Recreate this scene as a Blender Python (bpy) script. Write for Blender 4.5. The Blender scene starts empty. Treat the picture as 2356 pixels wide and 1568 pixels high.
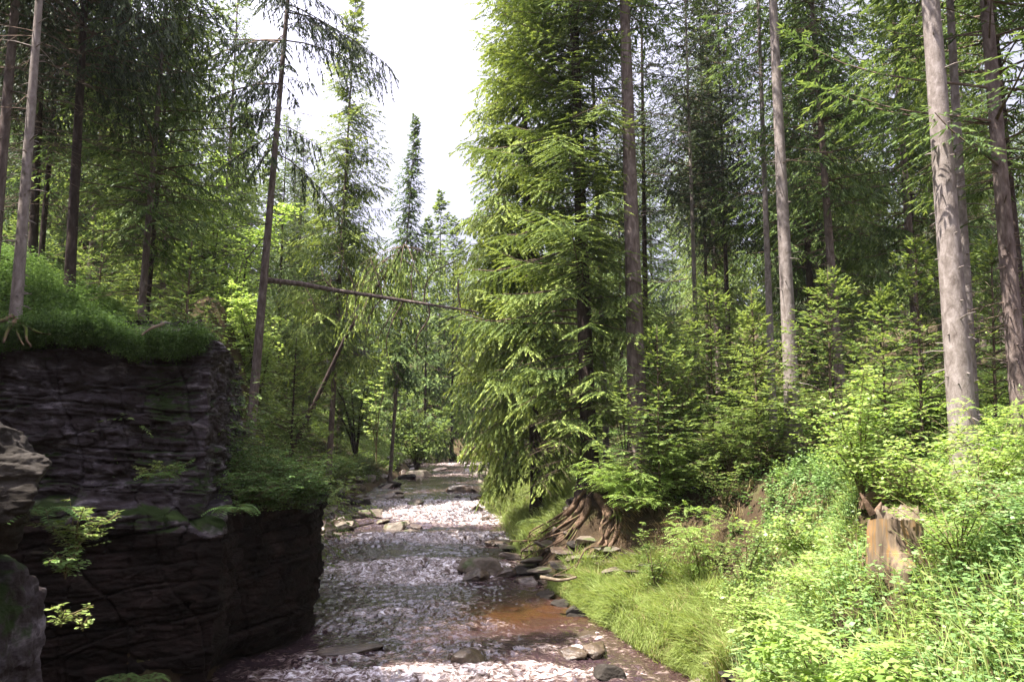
import bpy, bmesh, math, random
import numpy as np
from mathutils import Vector, Matrix
R = math.radians
C = bpy.context.scene.collection
SC = bpy.context.scene

# ------------------------------------------------------------------ camera, sky, sun, exposure
PITCH = R(8.0)
cam_d = bpy.data.cameras.new('camera'); cam = bpy.data.objects.new('camera', cam_d); C.objects.link(cam)
cam.location = (0, 0, 0); cam.rotation_euler = (math.pi/2 + PITCH, 0, 0)
cam_d.sensor_width = 36; cam_d.lens = 36*784/1024; cam_d.clip_start = 0.05; cam_d.clip_end = 1500
SC.camera = cam
SUN_EL = R(63); SUN_AZ = R(-22)         # sun stands high to the left
TO_SUN = Vector((-math.cos(SUN_EL)*math.cos(SUN_AZ), math.cos(SUN_EL)*math.sin(SUN_AZ), math.sin(SUN_EL)))
W = bpy.data.worlds.new('World'); SC.world = W; W.use_nodes = True
nt = W.node_tree; nt.nodes.clear()
sky = nt.nodes.new('ShaderNodeTexSky'); sky.sky_type = 'NISHITA'; sky.sun_disc = False
sky.sun_elevation = SUN_EL; sky.sun_rotation = R(-112); sky.dust_density = 3.0; sky.air_density = 1.0; sky.ozone_density = 1.0
mixw = nt.nodes.new('ShaderNodeMix'); mixw.data_type = 'RGBA'; mixw.inputs[0].default_value = 0.6
mixw.inputs[7].default_value = (12.0, 11.6, 12.4, 1)     # thin bright cloud veil over the blue
bg = nt.nodes.new('ShaderNodeBackground'); bg.inputs[1].default_value = 0.036
wo = nt.nodes.new('ShaderNodeOutputWorld')
# the veil glows round the sun
tcw = nt.nodes.new('ShaderNodeTexCoord'); dw = nt.nodes.new('ShaderNodeVectorMath'); dw.operation = 'DOT_PRODUCT'; dw.inputs[1].default_value = TO_SUN
nt.links.new(tcw.outputs['Generated'], dw.inputs[0])
rw = nt.nodes.new('ShaderNodeMapRange'); rw.inputs[1].default_value = .1; rw.inputs[2].default_value = 1; rw.inputs[3].default_value = .75; rw.inputs[4].default_value = 3.2
nt.links.new(dw.outputs['Value'], rw.inputs[0])
vw = nt.nodes.new('ShaderNodeVectorMath'); vw.operation = 'SCALE'; vw.inputs[0].default_value = (11.2, 10.7, 13.2); nt.links.new(rw.outputs[0], vw.inputs['Scale']); nt.links.new(vw.outputs[0], mixw.inputs[7])
nt.links.new(sky.outputs[0], mixw.inputs[6]); nt.links.new(mixw.outputs[2], bg.inputs[0]); nt.links.new(bg.outputs[0], wo.inputs[0])
sl = bpy.data.lights.new('sun', 'SUN'); sl.energy = 5.0; sl.angle = R(0.5); sl.color = (1.0, 0.95, 0.86)
so = bpy.data.objects.new('sun', sl); C.objects.link(so)
so.rotation_euler = TO_SUN.to_track_quat('Z', 'Y').to_euler()
SC.view_settings.view_transform = 'Standard'; SC.view_settings.look = 'None'; SC.view_settings.gamma = 1
SC.view_settings.exposure = 2.15
cy = SC.cycles
cy.max_bounces = 7; cy.diffuse_bounces = 3; cy.glossy_bounces = 3; cy.transmission_bounces = 4; cy.transparent_max_bounces = 6
cy.caustics_reflective = False; cy.caustics_refractive = False
cy.sample_clamp_indirect = 4.0

# ------------------------------------------------------------------ picture <-> place helpers
K = 1024/2356.0
def P(px, py, D):                       # photo point (2356 px wide copy) at depth Y=D -> world
    r = (px*K-512)/784; u = (340.5-py*K)/784
    y = math.cos(PITCH)-u*math.sin(PITCH); z = math.sin(PITCH)+u*math.cos(PITCH)
    s = D/y
    return np.array([r*s, D, z*s])
def X(px, D, py=1000): return P(px, py, D)[0]
zwY = np.array([-20, 0, 6, 10, 13, 15.0, 16, 18, 20, 22.5, 23.3, 26, 31, 35, 42, 50, 60, 70, 90, 400])
zwZ = np.array([-4.9, -4.6, -4.35, -4.2, -4.05, -3.93, -3.83, -3.66, -3.5, -3.3, -3.2, -2.98, -2.55, -2.28, -1.9, -1.6, -1.27, -1.02, -.8, 2])
def zw(y): return np.interp(y, zwY, zwZ)
rows = [(1058,985,1135),(1075,950,1130),(1100,920,1130),(1125,870,1112),(1150,825,1108),(1175,775,1115),(1200,755,1150),
        (1240,735,1160),(1300,720,1210),(1350,715,1250),(1400,700,1330),(1450,640,1400),(1500,600,1470),(1568,540,1600)]
_d = np.linspace(8, 90, 4000)
_z = zw(_d)
_dep = _d*math.cos(PITCH)+_z*math.sin(PITCH); _up = -_d*math.sin(PITCH)+_z*math.cos(PITCH)
_row = (340.5-784*_up/_dep)/K
EY, EL, ER = [], [], []
for r_, a_, b_ in rows:
    i = np.argmin(abs(_row-r_)); D_ = _d[i]; EY.append(D_); EL.append(P(a_, r_, D_)[0]); ER.append(P(b_, r_, D_)[0])
EY = np.array(EY); EL = np.array(EL); ER = np.array(ER)
o_ = np.argsort(EY); EY, EL, ER = EY[o_], EL[o_], ER[o_]
EY = np.concatenate([[-30, 0, 5, 9], EY, [EY[-1]+12, EY[-1]+30, 400]])
EL = np.concatenate([[-4, -2.4, -2.6, -3.6], EL, [EL[-1]-6, EL[-1]-22, -300]])
ER = np.concatenate([[1, 1.0, 1.3, 2.4], ER, [ER[-1]-5, ER[-1]-20, -290]])
def xl(y): return np.interp(y, EY, EL)
def xr(y): return np.interp(y, EY, ER)

# ------------------------------------------------------------------ numpy noise
_rg = np.random.default_rng(5)
_T = _rg.random((32, 32, 32)).astype(np.float32)
def vn(x, y, z=0.0):
    x, y, z = np.broadcast_arrays(np.asarray(x, float), np.asarray(y, float), np.asarray(z, float))
    xi, yi, zi = np.floor(x).astype(int), np.floor(y).astype(int), np.floor(z).astype(int)
    fx, fy, fz = x-xi, y-yi, z-zi
    fx, fy, fz = fx*fx*(3-2*fx), fy*fy*(3-2*fy), fz*fz*(3-2*fz)
    r = 0
    for a in (0, 1):
        for b in (0, 1):
            for c in (0, 1):
                r = r + _T[(xi+a) & 31, (yi+b) & 31, (zi+c) & 31]*(fx if a else 1-fx)*(fy if b else 1-fy)*(fz if c else 1-fz)
    return r*2-1
def fbm(x, y, z=0.0, o=4):
    x = np.asarray(x, float); y = np.asarray(y, float); z = np.asarray(z, float)
    s, a = 0, 1.0
    for i in range(o):
        s = s+a*vn(x, y, z); a *= .5
        x = x*2.03+7.1; y = y*2.03+3.7; z = z*2.03+1.3
    return s/1.9

# ------------------------------------------------------------------ terrain height
dk = np.array([0, .4, 1.2, 2.5, 4, 5.5, 8, 14, 30, 80, 300])
RT = {-30:[-3.4,-2.4,-1.9,-1.5,-1.2,-.9,-.3,1,6,20],
      0: [-3.4,-2.4,-1.9,-1.5,-1.3,-1.0,-.3,1,6,20],
      5: [-3.3,-2.35,-1.75,-1.4,-1.1,-.8,-.1,1,6,20],
      9: [-3.5,-2.1,-1.15,-.85,-.6,-.3,.2,1.2,6,20],
      13:[-3.6,-2.7,-1.3,-.5,-.15,.1,.6,1.8,7,22],
      14.6:[-3.55,-3.25,-1.9,-.7,-.2,.1,.7,2.2,8,24],
      16:[-3.5,-3.35,-2.5,-.9,-.2,.1,.8,2.2,8,24],
      18:[-3.3,-3.2,-2.6,-.7,-.15,.2,.9,2.4,8,24],
      19.5:[-3.2,-3.1,-1.9,-.75,-.2,.2,.9,2.4,8,24],
      20.6:[-3.0,-2.3,-1.1,-.5,-.1,.3,1,2.6,8,24],
      22:[-2.7,-1.3,-.5,-.3,.0,.3,1,2.7,8,24],
      23.2:[-2.6,-1.8,-.9,-.4,.0,.3,1,2.8,8,24],
      25:[-2.65,-2.2,-1.5,-.8,-.4,.1,1,3,9,26],
      35:[-2.0,-1.6,-1.1,-.6,-.2,.3,1.3,4,10,28],
      50:[-1.3,-1.0,-.6,-.1,.3,1,2.4,6,14,32],
      80:[-.5,-.2,.2,.8,1.4,2.4,4,9,20,40],
      400:[2.6,3,3.5,4,5,7,9,14,30,50]}
LT = {-30:[-4.6,-4.6,-4.5,-4.4,-4.3,-4,-3,2,10,30],
      0: [-4.6,-4.6,-4.5,-4.4,-4.3,-4,-3,2,10,30],
      12.2:[-4.5,-4.5,-4.5,-4.5,-4.5,-4.4,-4,2,10,30],
      13.6:[-4.5,1.0,1.9,2.2,2.5,2.7,3.2,5,12,30],
      15:[-4.3,-1.2,2.0,2.7,3.2,3.5,4.2,6.5,13,32],
      17:[-3.9,-1.2,-.6,1.5,3.6,4.5,5.4,8,14,32],
      18.6:[-3.5,-1.3,.2,1.9,3.0,4.2,5.6,9,15,32],
      20:[-3.2,-1.6,.2,1.9,3.5,4.6,6,9,15,32],
      24:[-2.9,-2.2,-.5,1.2,2.4,3.7,6,9,16,34],
      30:[-2.4,-1.9,-.9,.5,1.6,3.2,6,9,17,36],
      40:[-1.8,-1.4,-.8,.1,.9,2.2,5,8,17,36],
      60:[-1.0,-.7,-.2,.5,1.1,2.2,5,9,18,38],
      90:[-.5,-.2,.2,.8,1.4,2.6,5,10,20,40],
      400:[2.6,3,3.5,4,5,7,9,14,30,50]}
def _tab(T, d, y):
    ys = sorted(T); M = np.array([[0]+T[k] for k in ys], float)
    M[:, 0] = zw(np.array(ys))-.12
    d = np.clip(d, 0, 299.9); yy = np.clip(y, ys[0], ys[-1]-.01)
    j = np.clip(np.searchsorted(ys, yy, side='right')-1, 0, len(ys)-2)
    ya = np.array(ys, float); ty = (yy-ya[j])/(ya[j+1]-ya[j]); ty = ty*ty*(3-2*ty)
    i = np.clip(np.searchsorted(dk, d, side='right')-1, 0, len(dk)-2)
    td = (d-dk[i])/(dk[i+1]-dk[i])
    a = M[j, i]*(1-td)+M[j, i+1]*td; b = M[j+1, i]*(1-td)+M[j+1, i+1]*td
    return a*(1-ty)+b*ty
def hgt(x, y):
    x = np.asarray(x, float); y = np.asarray(y, float)
    dr = x-xr(y); dl = xl(y)-x
    wz = zw(y)
    mid = wz-.12-.3*np.clip(np.minimum(-dr, -dl), 0, 1)
    h = np.where(dr > 0, _tab(RT, dr, y), np.where(dl > 0, _tab(LT, dl, y), mid))
    away = np.clip(np.maximum(dr, dl)/2.0, 0, 1)
    h = h+away*(.10*fbm(x*.9, y*.9, 0, 3)+.25*fbm(x*.17, y*.17, 4, 3))
    far = np.clip((np.hypot(x, y)-60)/120, 0, 1)
    h = h+far*far*8*(fbm(x*.012, y*.012, 9, 3)+.3)
    for (ax, ay, az, ar) in PADS:
        g = np.exp(-((x-ax)**2+(y-ay)**2)/ar**2); h = h*(1-g)+az*g
    return h
PADS = [(4.4, 9.0, -1.18, .8), (5.4, 11.6, -.55, .7), (-11.6, 29.5, 5.9, 1.8)]
def G(x, y): return float(hgt(x, y))
def onG(px, py, lo=6, hi=40, up=0.0):
    """the place where the line of sight through a photo point first meets the ground"""
    D = np.arange(lo, hi, .06); q = P(px, py, 1.0); pts = D[:, None]*q[None]
    below = pts[:, 2] <= hgt(pts[:, 0], pts[:, 1])+up
    i = int(np.argmax(below)) if below.any() else len(D)-1
    return pts[i]

# ------------------------------------------------------------------ mesh helpers
def quads(name, V, F, mats, tint=None, mi=None, smooth=False, parent=None, attrs=None):
    me = bpy.data.meshes.new(name)
    V = np.asarray(V, np.float32); F = np.asarray(F, np.int32)
    k = F.shape[1]
    me.vertices.add(len(V)); me.vertices.foreach_set('co', V.ravel())
    me.loops.add(F.size); me.loops.foreach_set('vertex_index', F.ravel())
    me.polygons.add(len(F)); me.polygons.foreach_set('loop_start', np.arange(0, F.size, k, dtype=np.int32))
    me.polygons.foreach_set('loop_total', np.full(len(F), k, np.int32))
    if mi is not None: me.polygons.foreach_set('material_index', np.asarray(mi, np.int32))
    me.polygons.foreach_set('use_smooth', np.full(len(F), smooth, bool) if np.isscalar(smooth) else smooth)
    for m in (mats if isinstance(mats, (list, tuple)) else [mats]): me.materials.append(m)
    if tint is not None:
        a = me.attributes.new('tint', 'FLOAT', 'FACE'); a.data.foreach_set('value', np.asarray(tint, np.float32))
    for nm, val in (attrs or {}).items():
        a = me.attributes.new(nm, 'FLOAT', 'POINT'); a.data.foreach_set('value', np.asarray(val, np.float32))
    me.update(calc_edges=True)
    o = bpy.data.objects.new(name, me); C.objects.link(o)
    if parent: o.parent = parent
    return o
def tag(o, label=None, cat=None, group=None, kind=None):
    if label: o['label'] = label
    if cat: o['category'] = cat
    if group: o['group'] = group
    if kind: o['kind'] = kind
    return o
def empty(name, loc, label=None, cat=None, group=None):
    o = bpy.data.objects.new(name, None); C.objects.link(o); o.location = loc; o.empty_display_size = .2
    return tag(o, label, cat, group)
def grid(nu, nv):
    i = np.arange((nu-1)*(nv-1)); a = (i//(nv-1))*nv+i % (nv-1)
    return np.stack([a, a+nv, a+nv+1, a+1], 1)
class Acc:                               # collects diamonds (leaves, twigs) and tubes, all quads
    def __init__(s): s.V = []; s.F = []; s.T = []; s.M = []; s.S = []; s.n = 0
    def add(s, V, F, t, m, sm=False):
        s.V.append(V); s.F.append(F+s.n); s.T.append(np.broadcast_to(t, len(F)).astype(float)); s.M.append(np.full(len(F), m)); s.S.append(np.full(len(F), sm)); s.n += len(V)
    def dia(s, p, d, n, L, Wd, t=0.5, m=0, fat=.42, bend=0.0):
        p = np.asarray(p, float); k = len(p)
        if k == 0: return
        d = d/np.maximum(np.linalg.norm(d, axis=1, keepdims=True), 1e-6)
        w = np.cross(d, n); w /= np.maximum(np.linalg.norm(w, axis=1, keepdims=True), 1e-6)
        L = np.broadcast_to(L, k)[:, None]; Wd = np.broadcast_to(Wd, k)[:, None]*.5
        nn = np.cross(w, d)
        V = np.stack([p, p+d*L*fat+w*Wd+nn*bend*L, p+d*L, p+d*L*fat-w*Wd+nn*bend*L], 1).reshape(-1, 3)
        s.add(V, np.arange(4*k).reshape(k, 4), t, m)
    def tube(s, pts, rad, sides=6, m=1, t=.5, wob=None):
        pts = np.asarray(pts, float); n = len(pts); rad = np.broadcast_to(rad, n)
        tg = np.gradient(pts, axis=0); tg /= np.maximum(np.linalg.norm(tg, axis=1, keepdims=True), 1e-9)
        ref = np.array([0, 0, 1.0]) if abs(tg[:, 2]).mean() < .8 else np.array([0, 1.0, 0])
        a = np.cross(tg, ref); a /= np.maximum(np.linalg.norm(a, axis=1, keepdims=True), 1e-9); b = np.cross(tg, a)
        th = np.arange(sides)*2*np.pi/sides
        rr = rad[:, None]*np.ones((1, sides))
        if wob is not None: rr = rr*wob(pts, th)
        V = pts[:, None]+rr[..., None]*(np.cos(th)[None, :, None]*a[:, None]+np.sin(th)[None, :, None]*b[:, None])
        i, j = np.meshgrid(np.arange(n-1), np.arange(sides), indexing='ij'); j2 = (j+1) % sides
        F = np.stack([i*sides+j, i*sides+j2, (i+1)*sides+j2, (i+1)*sides+j], -1).reshape(-1, 4)
        s.add(V.reshape(-1, 3), F, t, m, True)
    def build(s, name, mats, parent=None):
        return quads(name, np.concatenate(s.V), np.concatenate(s.F), mats, np.concatenate(s.T), np.concatenate(s.M), np.concatenate(s.S), parent)

# ------------------------------------------------------------------ materials
def newmat(name):
    m = bpy.data.materials.new(name); m.use_nodes = True; t = m.node_tree; t.nodes.clear()
    return m, t, t.nodes, t.links
def N_(t, kind, **kw):
    n = t.nodes.new(kind)
    for k, v in kw.items(): setattr(n, k, v)
    return n
def ramp(t, src, stops):
    n = t.nodes.new('ShaderNodeValToRGB'); e = n.color_ramp.elements
    while len(e) < len(stops): e.new(.5)
    for q, (p, c) in zip(e, stops): q.position = p; q.color = (*c, 1)
    t.links.new(src, n.inputs[0]); return n.outputs[0]
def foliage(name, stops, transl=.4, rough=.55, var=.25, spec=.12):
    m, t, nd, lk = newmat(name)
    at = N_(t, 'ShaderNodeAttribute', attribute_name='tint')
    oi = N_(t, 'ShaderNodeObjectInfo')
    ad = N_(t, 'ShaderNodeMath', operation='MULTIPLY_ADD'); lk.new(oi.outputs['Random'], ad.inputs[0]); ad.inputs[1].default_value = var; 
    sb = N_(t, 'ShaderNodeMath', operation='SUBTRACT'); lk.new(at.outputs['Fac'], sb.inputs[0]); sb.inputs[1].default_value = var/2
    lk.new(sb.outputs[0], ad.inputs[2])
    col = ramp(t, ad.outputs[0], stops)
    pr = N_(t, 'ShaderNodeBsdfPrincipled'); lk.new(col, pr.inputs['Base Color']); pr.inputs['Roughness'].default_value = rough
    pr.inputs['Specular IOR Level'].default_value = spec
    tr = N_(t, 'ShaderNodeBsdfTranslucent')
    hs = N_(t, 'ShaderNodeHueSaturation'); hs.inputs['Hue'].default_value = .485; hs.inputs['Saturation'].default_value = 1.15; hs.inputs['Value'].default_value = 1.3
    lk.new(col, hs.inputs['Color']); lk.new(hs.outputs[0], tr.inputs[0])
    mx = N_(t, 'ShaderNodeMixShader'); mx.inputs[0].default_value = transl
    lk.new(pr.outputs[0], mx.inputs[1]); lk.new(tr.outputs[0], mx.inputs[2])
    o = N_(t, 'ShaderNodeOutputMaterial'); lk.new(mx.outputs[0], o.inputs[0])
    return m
def solid(name, stops, scale, stretch=(1, 1, 1), rough=.85, bump=.5, bscale=None, detail=8, dist=.02, moss=None, spec=.07, coord='Object', warp=.5):
    m, t, nd, lk = newmat(name)
    tc = N_(t, 'ShaderNodeTexCoord'); mp = N_(t, 'ShaderNodeMapping'); mp.inputs['Scale'].default_value = stretch
    lk.new(tc.outputs[coord], mp.inputs[0])
    n1 = N_(t, 'ShaderNodeTexNoise'); n1.inputs['Scale'].default_value = scale; n1.inputs['Detail'].default_value = detail; n1.inputs['Roughness'].default_value = .65; n1.inputs['Distortion'].default_value = warp
    lk.new(mp.outputs[0], n1.inputs[0])
    col = ramp(t, n1.outputs[0], stops)
    if moss:
        mc, msc, lo, hi = moss
        n2 = N_(t, 'ShaderNodeTexNoise'); n2.inputs['Scale'].default_value = msc; n2.inputs['Detail'].default_value = 6; lk.new(tc.outputs[coord], n2.inputs[0])
        g = N_(t, 'ShaderNodeNewGeometry'); sx = N_(t, 'ShaderNodeSeparateXYZ'); lk.new(g.outputs['Normal'], sx.inputs[0])
        a = N_(t, 'ShaderNodeMath', operation='MULTIPLY_ADD'); lk.new(sx.outputs[2], a.inputs[0]); a.inputs[1].default_value = .16; lk.new(n2.outputs[0], a.inputs[2])
        mr = N_(t, 'ShaderNodeMapRange'); lk.new(a.outputs[0], mr.inputs[0]); mr.inputs[1].default_value = lo; mr.inputs[2].default_value = hi
        mx = N_(t, 'ShaderNodeMix', data_type='RGBA'); lk.new(mr.outputs[0], mx.inputs[0]); lk.new(col, mx.inputs[6]); mx.inputs[7].default_value = (*mc, 1); col = mx.outputs[2]
    pr = N_(t, 'ShaderNodeBsdfPrincipled'); lk.new(col, pr.inputs['Base Color']); pr.inputs['Roughness'].default_value = rough
    pr.inputs['Specular IOR Level'].default_value = spec
    nb = N_(t, 'ShaderNodeTexNoise'); nb.inputs['Scale'].default_value = bscale or scale*3; nb.inputs['Detail'].default_value = 6; nb.inputs['Roughness'].default_value = .7
    lk.new(mp.outputs[0], nb.inputs[0])
    bp = N_(t, 'ShaderNodeBump'); bp.inputs['Strength'].default_value = bump; bp.inputs['Distance'].default_value = dist; lk.new(nb.outputs[0], bp.inputs['Height']); lk.new(bp.outputs[0], pr.inputs['Normal'])
    o = N_(t, 'ShaderNodeOutputMaterial'); lk.new(pr.outputs[0], o.inputs[0])
    return m
M = {}
M['needle'] = foliage('spruce_needles', [(0, (.024, .034, .017)), (.4, (.048, .078, .028)), (.7, (.098, .148, .045)), (1, (.21, .27, .08))], .38)
M['needle_big'] = foliage('spruce_needles_fresh', [(0, (.028, .040, .018)), (.4, (.062, .095, .030)), (.7, (.14, .19, .048)), (1, (.32, .38, .10))], .3)
M['needle_dark'] = foliage('spruce_needles_dark', [(0, (.014, .018, .012)), (.5, (.030, .040, .021)), (1, (.065, .09, .033))], .25)
M['dry'] = foliage('dry_needles', [(0, (.07, .05, .03)), (1, (.16, .11, .06))], .2)
M['leaf'] = foliage('broad_leaf', [(0, (.05, .08, .022)), (.5, (.125, .18, .05)), (1, (.25, .31, .10))], .45, .45)
M['leafy'] = foliage('bright_leaf', [(0, (.10, .17, .03)), (.5, (.22, .33, .08)), (1, (.38, .46, .17))], .45, .4, spec=.45)
M['nettle'] = foliage('herb_leaf', [(0, (.07, .13, .035)), (.5, (.16, .27, .09)), (1, (.30, .41, .17))], .42, .5, spec=.4)
M['bilberry'] = foliage('bilberry_leaf', [(0, (.035, .065, .02)), (.5, (.085, .15, .042)), (1, (.17, .26, .085))], .4, .5)
M['grass'] = foliage('grass_blade', [(0, (.30, .25, .12)), (.25, (.17, .21, .06)), (.6, (.25, .32, .09)), (1, (.38, .43, .18))], .42, .5)
M['straw'] = foliage('dry_grass', [(0, (.18, .12, .06)), (1, (.42, .33, .18))], .3, .6)
M['fern'] = foliage('fern_frond', [(0, (.05, .10, .03)), (1, (.12, .21, .06))], .4, .5)
M['bark'] = solid('spruce_bark', [(.3, (.06, .042, .036)), (.5, (.125, .095, .085)), (.7, (.22, .175, .16))], 9, (1, 1, .35), .9, .8, 26, dist=.03)
M['bark_pale'] = solid('pale_bark', [(.3, (.10, .08, .07)), (.5, (.185, .155, .14)), (.72, (.29, .25, .235))], 10, (1, 1, .5), .85, .7, 30, dist=.02)
M['bark_dark'] = solid('dark_bark', [(.3, (.022, .016, .014)), (.55, (.055, .04, .034)), (.75, (.10, .078, .068))], 9, (1, 1, .35), .9, .8, 26, dist=.03)
M['twig'] = solid('twig_bark', [(.3, (.06, .042, .03)), (.7, (.15, .11, .085))], 12, (1, 1, 1), .9, .2)
M['stem'] = solid('green_stem', [(.3, (.08, .07, .03)), (.7, (.16, .13, .07))], 12, (1, 1, 1), .8, .2)
M['deadwood'] = solid('dead_wood', [(.3, (.06, .042, .03)), (.5, (.13, .10, .07)), (.75, (.26, .21, .16))], 6, (1, 1, 1), .85, .5)
M['stump'] = solid('stump_wood', [(.3, (.03, .02, .015)), (.42, (.09, .065, .048)), (.52, (.15, .11, .075)), (.60, (.22, .125, .05)), (.68, (.14, .12, .10)), (.8, (.22, .185, .155))], 9, (1, 1, .12), .8, .6, 18, dist=.015)
M['root'] = solid('root_bark', [(.3, (.045, .028, .018)), (.5, (.12, .078, .052)), (.75, (.25, .17, .12))], 8, (1, 1, 1), .85, .7, 30, moss=((.07, .09, .02), 2.2, .62, .72))
M['rock'] = solid('slate_rock', [(.28, (.016, .012, .011)), (.45, (.032, .024, .024)), (.56, (.062, .052, .058)), (.68, (.19, .168, .18))], 2.6, (1, 1, 2.4), .75, 1.0, 16, moss=((.022, .035, .010), .9, .60, .67), dist=.035, coord='Object')
M['rock_low'] = solid('brown_rock_shaded', [(.28, (.004, .0025, .002)), (.45, (.009, .006, .0045)), (.6, (.018, .011, .009)), (.74, (.045, .034, .031))], 1.8, (1, 1, 2.2), .75, 1.0, 14, dist=.04)  # brown rock; the shade of the lower cliff is darkened into its colour
M['boulder'] = solid('boulder_stone', [(.3, (.06, .045, .03)), (.5, (.12, .092, .068)), (.75, (.24, .195, .15))], 3.5, (1, 1, 1), .65, .8, 20, moss=((.06, .075, .02), 2.0, .64, .74), spec=.5)
M['wetstone'] = solid('wet_stone', [(.3, (.025, .016, .012)), (.5, (.06, .04, .028)), (.75, (.15, .11, .08))], 5, (1, 1, 1), .35, .8, 24, spec=.6)
M['sandstone'] = solid('sandstone', [(.3, (.013, .011, .009)), (.5, (.032, .027, .023)), (.72, (.075, .066, .058))], 2.5, (1, 1, 1.5), .8, .9, 14, dist=.03)
M['ground'] = solid('forest_floor', [(.3, (.025, .017, .011)), (.5, (.055, .038, .023)), (.7, (.075, .08, .03))], 1.6, (1, 1, 1), .95, 1.0, 14, dist=.05, coord='Object')
# ------------------------------------------------------------------ ground: one sheet to the horizon
def axis(lo, hi, fine_lo, fine_hi, step, grow=1.12):
    a = [fine_lo]; s = step
    while a[-1] > lo: s *= grow; a.append(a[-1]-s)
    b = list(np.arange(fine_lo+step, fine_hi, step)); s = step; c = [b[-1]]
    while c[-1] < hi: s *= grow; c.append(c[-1]+s)
    return np.array(a[::-1]+b+c[1:])
gx = axis(-500, 500, -16, 16, .16); gy = axis(-60, 900, 2, 45, .18)
GX, GY = np.meshgrid(gx, gy, indexing='ij')
GZ = hgt(GX, GY)
GZ = GZ+.05*fbm(GX*3, GY*3, 2, 2)*np.clip(np.maximum(GX-xr(GY), xl(GY)-GX)/1.0, 0, 1)
gv = np.stack([GX, GY, GZ], -1).reshape(-1, 3)
ground = quads('ground', gv, grid(len(gx), len(gy)), M['ground'], smooth=True); tag(ground, kind='structure')

# ------------------------------------------------------------------ water
def water_mat():
    m, t, nd, lk = newmat('stream_water')
    at = N_(t, 'ShaderNodeAttribute', attribute_name='foam'); sh = N_(t, 'ShaderNodeAttribute', attribute_name='shallow')
    tc = N_(t, 'ShaderNodeTexCoord'); mp = N_(t, 'ShaderNodeMapping'); mp.inputs['Scale'].default_value = (.7, 1.25, 1.2); lk.new(tc.outputs['Object'], mp.inputs[0])
    n1 = N_(t, 'ShaderNodeTexNoise'); n1.inputs['Scale'].default_value = 5.0; n1.inputs['Detail'].default_value = 8; n1.inputs['Roughness'].default_value = .68; n1.inputs['Distortion'].default_value = 1.6
    lk.new(mp.outputs[0], n1.inputs[0])
    a = N_(t, 'ShaderNodeMath', operation='MULTIPLY_ADD'); lk.new(n1.outputs[0], a.inputs[0]); a.inputs[1].default_value = 4.4
    a.inputs[2].default_value = -2.55
    b = N_(t, 'ShaderNodeMath', operation='ADD'); lk.new(a.outputs[0], b.inputs[0]); lk.new(at.outputs['Fac'], b.inputs[1])
    mr = N_(t, 'ShaderNodeMapRange'); lk.new(b.outputs[0], mr.inputs[0]); mr.inputs[1].default_value = 0.0; mr.inputs[2].default_value = 1.1
    fcol = ramp(t, mr.outputs[0], [(0, (.05, .03, .02)), (.3, (.15, .10, .075)), (.65, (.33, .26, .24)), (1, (.68, .64, .68))])
    wcol = N_(t, 'ShaderNodeMix', data_type='RGBA'); lk.new(sh.outputs['Fac'], wcol.inputs[0]); wcol.inputs[6].default_value = (.034, .020, .024, 1); wcol.inputs[7].default_value = (.048, .021, .009, 1)
    wat = N_(t, 'ShaderNodeBsdfPrincipled'); lk.new(wcol.outputs[2], wat.inputs['Base Color']); wat.inputs['Roughness'].default_value = .09; wat.inputs['IOR'].default_value = 1.5; wat.inputs['Specular IOR Level'].default_value = .9
    fo = N_(t, 'ShaderNodeBsdfPrincipled'); lk.new(fcol, fo.inputs['Base Color']); fo.inputs['Roughness'].default_value = .5
    nb = N_(t, 'ShaderNodeTexNoise'); nb.inputs['Scale'].default_value = 6; nb.inputs['Detail'].default_value = 3; nb.inputs['Roughness'].default_value = .5; nb.inputs['Distortion'].default_value = .8; lk.new(mp.outputs[0], nb.inputs[0])
    bp = N_(t, 'ShaderNodeBump'); bp.inputs['Strength'].default_value = .7; bp.inputs['Distance'].default_value = .022; lk.new(nb.outputs[0], bp.inputs['Height'])
    lk.new(bp.outputs[0], wat.inputs['Normal']); lk.new(bp.outputs[0], fo.inputs['Normal'])
    mx = N_(t, 'ShaderNodeMixShader'); lk.new(mr.outputs[0], mx.inputs[0]); lk.new(wat.outputs[0], mx.inputs[1]); lk.new(fo.outputs[0], mx.inputs[2])
    o = N_(t, 'ShaderNodeOutputMaterial'); lk.new(mx.outputs[0], o.inputs[0]); return m
M['water'] = water_mat()
wy = [2.0]
while wy[-1] < 130: wy.append(wy[-1]+(.05 if wy[-1] < 22 else .0026*wy[-1]))
wy = np.array(wy); ns = 260; wt = np.linspace(0, 1, ns)
WA = xl(wy)-.6; WB = xr(wy)+.6
WX = WA[:, None]+(WB-WA)[:, None]*wt[None]; WY = np.repeat(wy[:, None], ns, 1)
base = zw(WY)
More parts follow.
